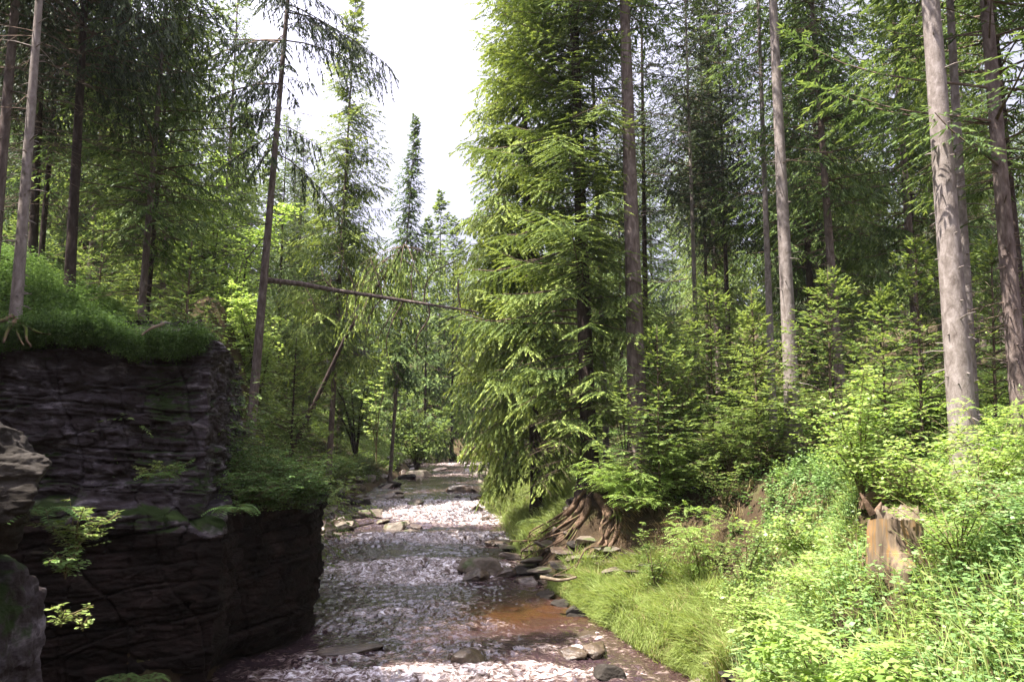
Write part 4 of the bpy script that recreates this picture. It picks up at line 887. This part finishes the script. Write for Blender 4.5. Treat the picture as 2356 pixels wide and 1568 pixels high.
def pinnate(A, rg, B, Dr, pairs, ll, lw, t0=.5, m=0):
    k = len(B); q = np.concatenate([(np.arange(pairs)+1.)/(pairs+.6)]*2+[[1.0]]); sgn = np.concatenate([np.ones(pairs), -np.ones(pairs), [0]]); n = len(q)
    bow = (q**2)[None, :, None]*np.array([0, 0, -1.])*np.linalg.norm(Dr, axis=1)[:, None, None]*.28
    p = B[:, None]+Dr[:, None]*q[None, :, None]+bow
    u = nrm(Dr); sd = nrm(np.cross(u, [0, 0, 1.])+1e-6)
    d = u[:, None]*.55+sd[:, None]*sgn[None, :, None]; d = d+rg.normal(0, .10, d.shape); d[..., 2] -= .22
    nn = rg.normal(0, .16, (k, n, 3))+rg.normal(0, .22, (k, 1, 3)); nn[..., 2] += 1
    t = (t0+rg.normal(0, .13, (k, 1))+rg.normal(0, .06, (k, n))).ravel()
    A.dia(p.reshape(-1, 3), d.reshape(-1, 3), nn.reshape(-1, 3), np.tile(ll*(1-.25*np.abs(q-.5)), k), lw*rg.uniform(.85, 1.1, k*n), t, m, .4)
def make_shrub(seed, H, Rr, nst, kindl, ll, lw, ntw, nl, mat='leaf', t0=.5, up=.5, flat=.35, rs=.012, bare=.25, wood='stem', lean=(0, 0), fan=1.0):
    rg = np.random.default_rng(seed); A = Acc(); S = Acc(); Bs = []; Ds = []
    for i in range(nst):
        az = rg.uniform(0, 6.28); r = Rr*rg.uniform(.25, 1.)*fan; h = H*rg.uniform(.65, 1.0)*(1-.25*r/Rr)
        t = np.linspace(0, 1, 9)[:, None]
        ax = np.array([math.cos(az)*r+lean[0], math.sin(az)*r+lean[1], 0])*t**1.5+np.array([0, 0, 1])*h*(t**.8)+rg.normal(0, .025, (9, 3))*t*H*.4
        S.tube(ax, np.linspace(rs*H**.5, rs*.2, 9), 4, 0)
        nb = ntw//nst
        q = rg.uniform(bare, 1., nb); bz = np.stack([np.interp(q, t[:, 0], ax[:, j]) for j in range(3)], 1)
        a2 = rg.uniform(0, 6.28, nb); L2 = Rr*(.22+.45*(1-q))*rg.uniform(.5, 1.1, nb)
        dv = np.stack([np.cos(a2), np.sin(a2), rg.uniform(-.1, up, nb)], 1)*L2[:, None]
        Bs.append(bz); Ds.append(dv)
        for j in range(0, nb, 3): S.tube([bz[j], bz[j]+dv[j]*.5, bz[j]+dv[j]], [.005, .004, .002], 3, 0)
    B = np.concatenate(Bs); Dv = np.concatenate(Ds)
    if kindl == 'pin':
        # pinnate leaves at the ends of and along the twigs
        for f in (.35, .7, 1.0):
            a = rg.normal(0, 1, (len(B), 3)); a[:, 2] = a[:, 2]*.25+.1; dr = nrm(nrm(Dv)*.9+a*.8)*(ll*(nl+1)*.62)
            pinnate(A, rg, B+Dv*f, dr, nl, ll, lw, t0)
    else: leaves_on(A, rg, B, Dv, nl, ll, lw, flat, t0)
    so = S.build('stem', [M[wood]]); ao = A.build('foliage', [M[mat]]); return so, ao
def shrub(name, label, px, D, cat='shrub', z=None, py=1000, group=None, dz=0, **k):
    x = P(px, py, D)[0]; e = empty(name, (x, D, G(x, D)-.03+dz if z is None else z), label, cat, group)
    for o in make_shrub(**k): o.parent = e
    return e
# right bank, far to near
shrub('rowan_shrub', 'rowan sapling with a thin crooked dark stem and flat feathery leaf layers', 1550, 21.0, py=1090, seed=1, H=3.70, Rr=2.13, nst=5, kindl='pin', ll=.055, lw=.022, ntw=170, nl=6, mat='leaf', t0=.6, up=.25, bare=.35, wood='twig')
shrub('rowan_shrub', 'rowan sapling with pale feathery leaves right in front of the thick dark trunk', 1440, 21.4, py=1000, seed=2, H=3.70, Rr=1.79, nst=5, kindl='pin', ll=.055, lw=.022, ntw=150, nl=6, mat='leafy', t0=.5, up=.25, bare=.5, wood='twig')
shrub('rowan_shrub', 'low rowan bush hanging over the dark roots with whitish sunlit leaves', 1425, 20.9, py=1100, seed=3, H=1.46, Rr=1.68, nst=10, kindl='pin', ll=.065, lw=.03, ntw=340, nl=5, mat='leafy', t0=.62, up=.2, bare=.4, lean=(-.2, -.7), wood='twig')
shrub('rowan_shrub', 'tall rowan sapling with a pointed top between the thick dark trunk and the young spruce', 1545, 22.5, py=900, seed=4, H=5.15, Rr=1.23, nst=3, kindl='pin', ll=.06, lw=.024, ntw=150, nl=6, mat='leafy', t0=.45, up=.4, bare=.3, wood='twig')
shrub('rowan_shrub', 'broad rowan bush in the shade right of the thin crooked stem', 1680, 19.4, py=1050, seed=5, H=2.3, Rr=1.5, nst=6, kindl='pin', ll=.06, lw=.024, ntw=180, nl=6, mat='leaf', t0=.6, up=.3, bare=.2, wood='twig')
shrub('leafy_shrub', 'round leaved bush glittering at the foot of the grey brown trunk', 1860, 13.6, py=1050, seed=6, H=1.5, Rr=1.1, nst=8, kindl='l', ll=.075, lw=.06, ntw=240, nl=7, mat='leafy', t0=.6)
shrub('leafy_shrub', 'tall round leaved bush with a brown tinted tip in front of the red lit trunk', 1975, 11.5, py=1000, seed=7, H=2.35, Rr=1.0, nst=8, kindl='l', ll=.07, lw=.055, ntw=300, nl=7, mat='leafy', t0=.62)
shrub('leafy_shrub', 'round leaved bush between the tall one and the thickest pale trunk', 2090, 10.8, py=1000, seed=8, H=1.75, Rr=1.1, nst=9, kindl='l', ll=.065, lw=.05, ntw=330, nl=7, mat='leafy', t0=.58)
shrub('leafy_shrub', 'bush with round leaves screening the foot of the thickest pale trunk', 2235, 9.6, py=1000, seed=9, H=1.5, Rr=1.1, nst=10, kindl='l', ll=.06, lw=.045, ntw=380, nl=7, mat='leafy', t0=.55)
shrub('leafy_shrub', 'light green bush at the right edge below the purplish trunk', 2330, 8.2, py=1000, seed=10, H=1.3, Rr=1.1, nst=10, kindl='l', ll=.06, lw=.04, ntw=380, nl=7, mat='nettle', t0=.6)
shrub('leafy_shrub', 'pale leaved bush spreading over the top of the earth bank', 1745, 12.4, py=1150, seed=11, H=1.15, Rr=1.2, nst=12, kindl='l', ll=.07, lw=.04, ntw=400, nl=7, mat='leafy', t0=.6)
shrub('leafy_shrub', 'pale leaved bush left of the stumps', 1880, 10.4, py=1150, seed=12, H=1.0, Rr=1.1, nst=12, kindl='l', ll=.07, lw=.035, ntw=400, nl=7, mat='leafy', t0=.55)
shrub('elder_shrub', 'elder bush with large pointed leaflets left of the orange brown stump', 1905, 7.1, py=1300, seed=13, H=1.45, Rr=.7, nst=6, kindl='pin', ll=.13, lw=.05, ntw=80, nl=3, mat='leafy', t0=.58, bare=.35)
shrub('elder_shrub', 'young elder bush in the middle of the bright herbs', 1985, 5.6, py=1400, seed=14, H=1.1, Rr=.6, nst=6, kindl='pin', ll=.12, lw=.046, ntw=80, nl=3, mat='leaf', t0=.7, bare=.3)
shrub('elder_shrub', 'elder shoots with fresh yellow green leaflets at the lower right', 1800, 6.3, py=1480, seed=15, H=1.0, Rr=.6, nst=6, kindl='pin', ll=.12, lw=.05, ntw=75, nl=3, mat='leafy', t0=.7, bare=.3)
shrub('raspberry_shrub', 'tangle of thin red stems and toothed leaves in the lower right corner', 2230, 4.6, py=1450, seed=16, H=.7, Rr=.6, nst=14, kindl='l', ll=.07, lw=.04, ntw=150, nl=5, mat='nettle', t0=.62, wood='twig')
shrub('raspberry_shrub', 'low raspberry canes with light leaves below the orange brown stump', 2100, 6.6, py=1400, seed=17, H=.5, Rr=.7, nst=12, kindl='l', ll=.065, lw=.04, ntw=140, nl=5, mat='leafy', t0=.55, wood='twig')
shrub('willow_shrub', 'slender bush with narrow leaves right of the stumps', 2200, 8.2, py=1200, seed=18, H=1.2, Rr=.8, nst=10, kindl='l', ll=.07, lw=.022, ntw=160, nl=8, mat='leafy', t0=.6)
for i, (px, D) in enumerate([(1600, 17.4), (1700, 15.6), (1880, 21), (1950, 16), (2060, 19), (1660, 18.6), (2290, 11.5), (1500, 17.6)]):
    shrub('rowan_shrub' if i % 2 == 0 else 'leafy_shrub', ['small feathery sapling right of the thin crooked stem', 'round leaved sapling left of the grey brown trunk foot', 'feathery sapling right behind the grey brown trunk', 'round leaved sapling in front of the red lit trunk', 'feathery sapling left of the thickest pale trunk', 'round leaved sapling behind the broad shaded rowan', 'feathery sapling between the two right edge trunks', 'round leaved sapling at the foot of the thick dark trunk'][i], px, D, seed=60+i, H=1.9, Rr=1.1, nst=6, kindl='pin' if i % 2 == 0 else 'l', ll=.06 if i % 2 == 0 else .08, lw=.025 if i % 2 == 0 else .055, ntw=130, nl=6, mat='leaf' if i % 3 else 'leafy', t0=.62, up=.3, group='saplings between the bare trunks')
shrub('rowan_shrub', 'second low rowan bush hanging over the roots, right beside the first', 1500, 20.0, py=1150, seed=33, H=1.23, Rr=1.34, nst=8, kindl='pin', ll=.065, lw=.03, ntw=240, nl=5, mat='leafy', t0=.55, up=.2, bare=.3, lean=(-.3, -.8), wood='twig')
pr = [make_shrub(140+i, 1.7, 1.15, 7, 'pin' if i == 0 else 'l', (.055, .085, .07)[i], (.023, .06, .04)[i], 260, (6, 7, 7)[i], ('leafy', 'leafy', 'leaf')[i], .6, bare=.12, up=.3) for i in range(3)]
rq = random.Random(5); th = []
for i in range(400):
    px = rq.uniform(1480, 2350); D = rq.uniform(15.5, 29); x = X(px, D)
    if x-xr(D) < (4.2 if D < 19 else 2.6) or any((x-a)**2+(D-b)**2 < 1.5 for a, b in th) or len(th) >= 26: continue
    if abs(px-1826) < 70 and D < 21: continue
    th.append((x, D)); e = empty('leafy_shrub', (x, D, G(x, D)-.05), 'light green leafy shrub under the bare trunks', 'shrub', 'leafy shrubs under the right wood'); s_ = rq.uniform(.8, 1.4); e.scale = (s_, s_, s_); e.rotation_euler = (0, 0, rq.uniform(0, 6))
    for o in pr[i % 3]: c = o.copy(); C.objects.link(c); c.parent = e
for q in pr:
    for o in q: bpy.data.objects.remove(o)
rank_labels([o for o in C.objects if o.get('group') == 'leafy shrubs under the right wood'], 'leafy shrub')
# broadleaf trees in the wood
def btree(label, px, D, H, Rr, seed, mat='leaf', t0=.6, ntw=420, ll=.13, lw=.09, bare=.2, **k):
    e = shrub('broadleaf_tree', label, px, D, cat='tree', seed=seed, H=H, Rr=Rr, nst=7, kindl='l', ll=ll, lw=lw, ntw=ntw, nl=9, mat=mat, t0=t0, bare=bare, rs=.022, wood='bark_dark', **k); e['label'] = label
    return e
btree('broadleaf tree with dull green leaf layers behind the thick dark trunk', 1545, 27, 7.5, 3.0, 81, t0=.35)
btree('shaded broadleaf tree in the middle of the right wood', 1680, 26, 6.0, 2.8, 82, t0=.4)
btree('sunlit yellow green broadleaf tree glowing behind the red brown trunk on the left', 470, 33, 15, 4.0, 83, 'leafy', .45, 900, .16, .12)
btree('low yellow green broadleaf tree lit up behind the leaning grey trunk', 590, 31, 6.5, 2.6, 84, 'leafy', .6, 500, .15, .11)
btree('light green broadleaf tree on the left bank just before the stream bend', 960, 52, 7, 3.2, 85, 'leaf', .5, 450, .2, .15)
btree('small broadleaf tree at the back of the left slope beside the leaning spruce', 820, 44, 9, 3.2, 86, 'leaf', .6, 520, .2, .14)
shrub('birch_sapling', 'small bright birch sapling catching the sun over the left bank', 868, 27.5, py=960, z=P(868, 1060, 27.5)[2], cat='sapling', seed=87, H=4.4, Rr=.75, nst=3, kindl='l', ll=.12, lw=.10, ntw=60, nl=8, mat='leafy', t0=.75, bare=.25)
# bushes of the left bank and the cliff block
blk = [(-5.35, 14.3, .9, .75), (-5.0, 14.9, .95, .8), (-4.75, 15.5, .95, .8), (-4.45, 16.2, .9, .75), (-5.6, 15.3, 1.5, 1.0), (-5.3, 16.2, 1.5, 1.1), (-4.9, 17.0, 1.3, 1.0), (-4.35, 17.2, .8, .7), (-5.9, 17.2, 1.7, 1.2), (-5.1, 18.3, 1.3, 1.0)]
for i, (x, y, H, Rr) in enumerate(blk):
    e = empty('bilberry_bush', (x+.18, y-.35, -1.1), ['bush growing in the corner between the cliff and the block', 'dark green bush draped over the left front of the cliff block', 'bush with lighter tips hanging over the middle of the cliff block', 'bush at the right end of the cliff block above the water', 'tall bush close behind the cliff corner', 'tall bush in the second row over the middle of the cliff block', 'bush in the second row at the right of the cliff block', 'lowest bush drooping off the right corner of the cliff block', 'highest dark bush in the third row above the cliff block', 'bush at the far end of the cliff block'][i], 'shrub')
    for o in make_shrub(90+i, H, Rr, 12, 'l', .06, .034, 420, 10, 'bilberry', .52, bare=.0, up=.25, lean=(.12, -.2)): o.parent = e
for i in range(14):
    D = 20+i*1.9; x = xl(D)-random.Random(i).uniform(.6, 2.4); e = empty('bank_bush', (x, D, G(x, D)-.1), 'leafy bush on the left bank, number %s counted from the cliff block towards the bend' % ['one', 'two', 'three', 'four', 'five', 'six', 'seven', 'eight', 'nine', 'ten', 'eleven', 'twelve', 'thirteen', 'fourteen'][i], 'shrub', 'bushes of the left bank')
    for o in make_shrub(110+i, 1.5, 1.35, 8, 'l', .11, .07, 210, 8, 'leaf' if i % 3 else 'bilberry', .42, bare=.05): o.parent = e

# ------------------------------------------------------------------ ferns
def fern(px, py, D, s, label, seed, z=None, mat='fern', cat='fern', lean=(0, -.3), nf=9, t0=.6):
    rg = np.random.default_rng(seed); A = Acc(); p = (onG(px, py, 12, 30) if px > 1230 else P(px, py, D)) if z is None else np.array([P(px, py, D)[0], D, z])
    e = empty('fern', p, label, cat)
    for i in range(nf):
        az = i*6.28/nf+rg.uniform(-.3, .3); L = s*rg.uniform(.75, 1.1); d = np.array([math.cos(az)+lean[0], math.sin(az)+lean[1], 0])
        t = np.linspace(.08, 1, 17); ax = np.outer(t, d)*L*.85; ax[:, 2] = L*(.75*t-.75*t**2.2)
        A.tube(ax[::4], [.004, .003, .003, .002, .001], 3, 1)
        tg = nrm(np.gradient(ax, axis=0)); sd = nrm(np.cross(tg, [0, 0, 1.]))
        for sg in (1, -1):
            dv = tg*.35+sd*sg; dv[:, 2] -= .12
            nn = rg.normal(0, .12, dv.shape); nn[:, 2] += 1
            A.dia(ax, dv, nn, L*.27*np.sin(np.clip(1.1-t, 0, 1)*2.2+.15), L*.055, t0+rg.normal(0, .12, len(t)), 0, .35)
    A.build('frond', [M[mat], M['stem']], e)
fern(95, 1190, 6.4, .42, 'fern fanning out from the dark rock below the pale jutting boulder', 1)
fern(540, 1180, 13.0, .62, 'fern clump on the broken ledge at the cliff corner', 2, t0=.8)
fern(370, 1100, 12.0, .45, 'small fern on the ledge in the middle of the cliff', 3, t0=.8)
fern(275, 1565, 12.1, .4, 'fern tip at the bottom edge under the cliff', 4, t0=.5, mat='bilberry')
fern(345, 1566, 12.3, .4, 'second fern tip at the bottom edge, further right', 5, t0=.5, mat='bilberry')
fern(1225, 1205, 22.5, .6, 'bright fern tuft in the grass under the hanging spruce boughs', 6, t0=.9, mat='leafy')
fern(1440, 1318, 19.2, .5, 'light fern at the foot of the exposed roots', 7, t0=.9, mat='leafy')
fern(1490, 1160, 20.2, .5, 'fern on the upper earth bank under the rowans', 8)
fern(1500, 1260, 19.0, .38, 'small fern in the middle of the earth bank', 9)
def sprig(px, py, D, H, Rr, label, seed, kindl='l', mat='bilberry', **k):
    p = P(px, py, D); e = empty('small_bush', p, label, 'shrub')
    for o in make_shrub(seed, H, Rr, 6, kindl, k.get('ll', .05), k.get('lw', .03), k.get('ntw', 60), k.get('nl', 6), mat, k.get('t0', .7), bare=.1, lean=(.1, -.1)): o.parent = e
sprig(170, 1280, 6.6, .55, .38, 'light green seedling bush growing from the cleft between the foreground boulders', 1, 'l', 'leaf', ll=.055, lw=.02, ntw=90, nl=9, t0=.6)
sprig(150, 1330, 6.4, .32, .28, 'small leafy tuft under the seedling bush between the foreground boulders', 2, 'l', 'bilberry', ntw=50)
sprig(340, 1105, 12.0, .35, .3, 'leafy tuft at the left end of the cliff ledge', 3, 'l', 'leaf')
sprig(390, 1105, 12.1, .35, .45, 'low tuft with dry twigs on the cliff ledge', 4, 'l', 'bilberry', t0=.4)
sprig(140, 1440, 5.0, .22, .14, 'little yellow green plant on the grey foreground boulder', 5, 'l', 'leaf', ll=.035, lw=.02, ntw=30, t0=.9)
sprig(190, 1450, 5.6, .15, .12, 'tiny yellow leaved plant at the right side of the grey foreground boulder', 6, 'l', 'leafy', ll=.03, lw=.02, ntw=16, t0=.9)

# ------------------------------------------------------------------ ground cover nobody could count
def scatter(rg, n, x0, x1, y0, y1, cond):
    x = rg.uniform(x0, x1, n); y = rg.uniform(y0, y1, n)
    ok = cond(x, y); x, y = x[ok], y[ok]; return x, y, hgt(x, y)
def herbs(name, rg, x, y, z, hmin, hmax, nl, ll, lw, mat, t0=.5, jit=.08, tilt=.35, kindm='l', drp=.25, hfun=None, parent=None, stems=True, dens=None):
    n = len(x); H = rg.uniform(hmin, hmax, n)*(1 if hfun is None else hfun(x, y)); A = Acc()
    q = np.sort(rg.uniform(.25, 1, (n, nl)), 1)
    lean = rg.normal(0, .16, (n, 2)); az = rg.uniform(0, 6.28, (n, nl))
    p = np.stack([x[:, None]+lean[:, :1]*H[:, None]*q+0*az, y[:, None]+lean[:, 1:]*H[:, None]*q, z[:, None]+H[:, None]*q], -1)
    p += rg.normal(0, jit*.3, p.shape)
    d = np.stack([np.cos(az), np.sin(az), rg.uniform(-drp*2, drp, az.shape)], -1)
    nn = rg.normal(0, tilt, p.shape); nn[..., 2] += 1
    sc = rg.uniform(.6, 1.15, (n, nl))
    A.dia(p.reshape(-1, 3), d.reshape(-1, 3), nn.reshape(-1, 3), (ll*sc).ravel(), (lw*sc).ravel(), (t0+.25*(q-.6)+rg.normal(0, .12, (n, 1))+rg.normal(0, .08, (n, nl))).ravel(), 0, .42)
    if stems:
        b = np.stack([x, y, z], -1); up_ = np.stack([lean[:, 0], lean[:, 1], np.ones(n)], -1)
        A.dia(b, up_, rg.normal(0, 1, b.shape), H, .006+0*H, .2, 0, .5)
    o = A.build(name, [M[mat]]); tag(o, kind='stuff'); return o
def grassf(name, rg, x, y, z, L, w, mat, t0=.5, drp=.6, out=None, label=None):
    n = len(x); A = Acc(); cl = fbm(x*2.6, y*2.6, 33, 3); az = rg.uniform(0, 6.28, n)*.5+4*fbm(x*1.5, y*1.5, 35, 2); l = rg.uniform(L*.45, L, n)*(1+.75*cl); t0 = t0+.28*fbm(x*1.7, y*1.7, 37, 3)
    d = np.stack([np.cos(az), np.sin(az), 0*az], -1)*rg.uniform(.15, .55, n)[:, None]
    if out is not None: d = d+out
    b = np.stack([x, y, z], -1); u1 = d.copy(); u1[:, 2] += 1; u1 = nrm(u1); m = b+u1*l[:, None]*.55
    u2 = d*2.2; u2[:, 2] += 1-drp*rg.uniform(.4, 1.8, n); u2 = nrm(u2); e = m+u2*l[:, None]*.5
    wv = nrm(np.cross(u1, rg.normal(0, 1, b.shape)))*(w*rg.uniform(.7, 1.2, n))[:, None]*.5
    V = np.stack([b-wv, b+wv, m+wv*.8, m-wv*.8, m-wv*.8, m+wv*.8, e+wv*.1, e-wv*.1], 1).reshape(-1, 3)
    t = t0+rg.normal(0, .16, n)
    A.add(V, np.arange(8*n).reshape(2*n, 4), np.repeat(t, 2), 0)
    o = A.build(name, [M[mat]]); tag(o, kind='stuff'); return o
def inview(x, y): px = (512+784*x/(y+.01))/K; return (px > -120) & (px < 2480)
rg = np.random.default_rng(99)
# bilberry carpet on the cliff top and left slope
def cL(x, y): return inview(x, y) & (((y > 12.5) & (x < -5.35-.08*(y-12.5)) & (y > 12.45+.12*(-5.35-x)*0+np.where(x < -8, 0.1, .35)))) & (xl(y)-x > .6)
x, y, z = scatter(rg, 60000, -16, -5, 12.4, 24, cL)
hump = lambda x, y: .55+.75*np.clip(fbm(x*1.1, y*1.1, 60, 3)+.5, 0, 1.2)
herbs('bilberry_carpet', rg, x, y, z,   .25, .75, 7, .062, .038, 'bilberry', .6, hfun=hump, drp=.3)
x = rg.uniform(-9.8, -5.1, 9000); y = 12.72+.0*x+(x+5.1)*.11+rg.uniform(-.12, .7, 9000); keep = fbm(x*1.3, 0, 70, 2) > -.7
x, y = x[keep], y[keep]; z = 1.72+.34*fbm(x*1.6, 0*x, 71, 3)+rg.uniform(-.15, .2, len(x))
herbs('overhanging_bilberry', rg, x, y, z, .1, .42, 7, .045, .027, 'bilberry', .5, drp=.6)
x, y, z = scatter(rg, 60000, -40, -3, 20, 100, lambda x, y: inview(x, y) & (xl(y)-x > .5) & (xl(y)-x < 14))
herbs('left_slope_cover', rg, x, y, z, .25, .7, 7, .13, .08, 'leaf', .38)
# right plateau under the wood
x, y, z = scatter(rg, 42000, 1, 40, 14.5, 60, lambda x, y: inview(x, y) & (x-xr(y) > 2.6) & (rg.random(len(x)) < np.clip(30/y, 0, 1)))
herbs('wood_floor_cover', rg, x, y, z, .15, .5, 7, .10, .06, 'bilberry', .65)
# bright herbs on the near right bank
def stumpclear(x, y):
    return ~((np.hypot(x-float(P(2060, 1272, 9)[0]), y-8.9) < .42) | ((abs(x-4.15) < .2) & (y < 8.8) & (y > 8.4)) | ((abs(x-5.3) < .4) & (y < 11.4) & (y > 11.0)))
def cR(x, y): return inview(x, y) & (x-xr(y) > .5) & stumpclear(x, y) & ~((y > 13.6) & (x-xr(y) < np.interp(y, [13.3, 14.6, 16, 17, 18], [.9, 1.3, 1.7, 3.2, 4.0])))
patch = lambda x, y: fbm(x*.8, y*.8, 80, 3)
x, y, z = scatter(rg, 30000, .5, 14, 2.6, 18, lambda x, y: cR(x, y) & (patch(x, y) > -.35))
herbs('nettle_cover', rg, x, y, z, .25, .62, 9, .075, .042, 'nettle', .62, hfun=lambda x, y: np.clip(.8+.6*patch(x, y), .5, 1.3)*np.clip((y-1)/5, .6, 1))
x, y, z = scatter(rg, 22000, .5, 14, 2.6, 18, lambda x, y: cR(x, y) & (patch(x+9, y) > -.1))
herbs('light_herb_cover', rg, x, y, z, .2, .75, 9, .065, .026, 'leafy', .5, tilt=.5, hfun=lambda x, y: np.clip(.8+.6*patch(x+9, y), .5, 1.3)*np.clip((y-1)/5, .6, 1))
x, y, z = scatter(rg, 9000, .5, 14, 3, 16, lambda x, y: cR(x, y) & (patch(x, y+20) > 0.1))
grassf('straw_tufts', rg, x, y, z, .6, .008, 'straw', .5)
x, y, z = scatter(rg, 26000, .5, 12, 3, 16, lambda x, y: cR(x, y))
grassf('bank_grass', rg, x, y, z, .6, .012, 'grass', .6)
# grass shelf and grass strip along the right bank
dR = lambda x, y: x-xr(y)
FOOT = lambda y: np.interp(y, [13.3, 14.6, 16, 18, 19.5, 20.6], [.9, 1.5, 2.0, 2.3, 1.6, .3])
def cS(x, y): return (dR(x, y) > -.02) & (dR(x, y) < FOOT(y)) & (y > 13.3) & (y < 20.5)
x, y, z = scatter(rg, 70000, -1, 7, 13.3, 20.5, lambda x, y: cS(x, y) & (fbm(x*2.5, y*2.5, 90, 2) > -.5))
tg = .8+.6*np.clip(fbm(x*3, y*3, 93, 2), -1, 1)
grassf('shelf_grass', rg, x, y, z+.02, .6, .019, 'grass', .5, out=np.array([-.18, -.18, 0]))
x, y, z = scatter(rg, 20000, -1, 7, 13.3, 20.5, lambda x, y: cS(x, y) & (fbm(x*1.5, y*1.5, 91, 2) > -.1))
grassf('shelf_straw', rg, x, y, z+.02, .55, .010, 'straw', .6)
x = 0; yy = rg.uniform(14.0, 20.2, 3200); x = xr(yy)+rg.uniform(-.05, .18, 3200); z = hgt(x+.2, yy)
grassf('hanging_grass', rg, x, yy, z, .42, .010, 'grass', .35, drp=1.8, out=np.array([-.5, -.4, 0]))
x, y, z = scatter(rg, 150000, -6, 6, 22.6, 60, lambda x, y: (dR(x, y) > -.05) & (dR(x, y) < 3.6+.02*y) & (rg.random(len(x)) < np.clip(24/y, 0, 1)**1.5))
grassf('strip_grass', rg, x, y, z, .5, .02, 'grass', .65, out=np.array([-.15, -.1, 0]))
x, y, z = scatter(rg, 9000, -9, -3, 24, 36, lambda x, y: (xl(y)-x > .3) & (xl(y)-x < 2.0))
grassf('left_bank_grass', rg, x, y, z, .5, .02, 'grass', .45)
x, y, z = scatter(rg, 14000, 1.0, 6.5, 14.5, 21, lambda x, y: (y > 15.5) & (x > 2.6) & (dR(x, y) > FOOT(y)+.1) & (dR(x, y) < FOOT(y)+1.9) & (fbm(x*1.6, y*1.6, 96, 2) > -.1))
grassf('hanging_dry_grass', rg, x, y, z, .45, .012, 'straw', .35, drp=1.9, out=np.array([-.6, -.5, 0]))

# ------------------------------------------------------------------ haze
hb = quads('haze', [(x, y, z) for x in (-540, 540) for y in (-90, 930) for z in (-30, 80)], [(0, 1, 3, 2), (4, 6, 7, 5), (0, 4, 5, 1), (2, 3, 7, 6), (0, 2, 6, 4), (1, 5, 7, 3)], [])
m, t, nd, lk = newmat('air'); pv = N_(t, 'ShaderNodeVolumePrincipled'); pv.inputs['Color'].default_value = (.86, .90, 1, 1); pv.inputs['Density'].default_value = .00018; pv.inputs['Anisotropy'].default_value = .3
o = N_(t, 'ShaderNodeOutputMaterial'); lk.new(pv.outputs[0], o.inputs['Volume']); hb.data.materials.append(m); tag(hb, kind='stuff')
cy.volume_bounces = 0
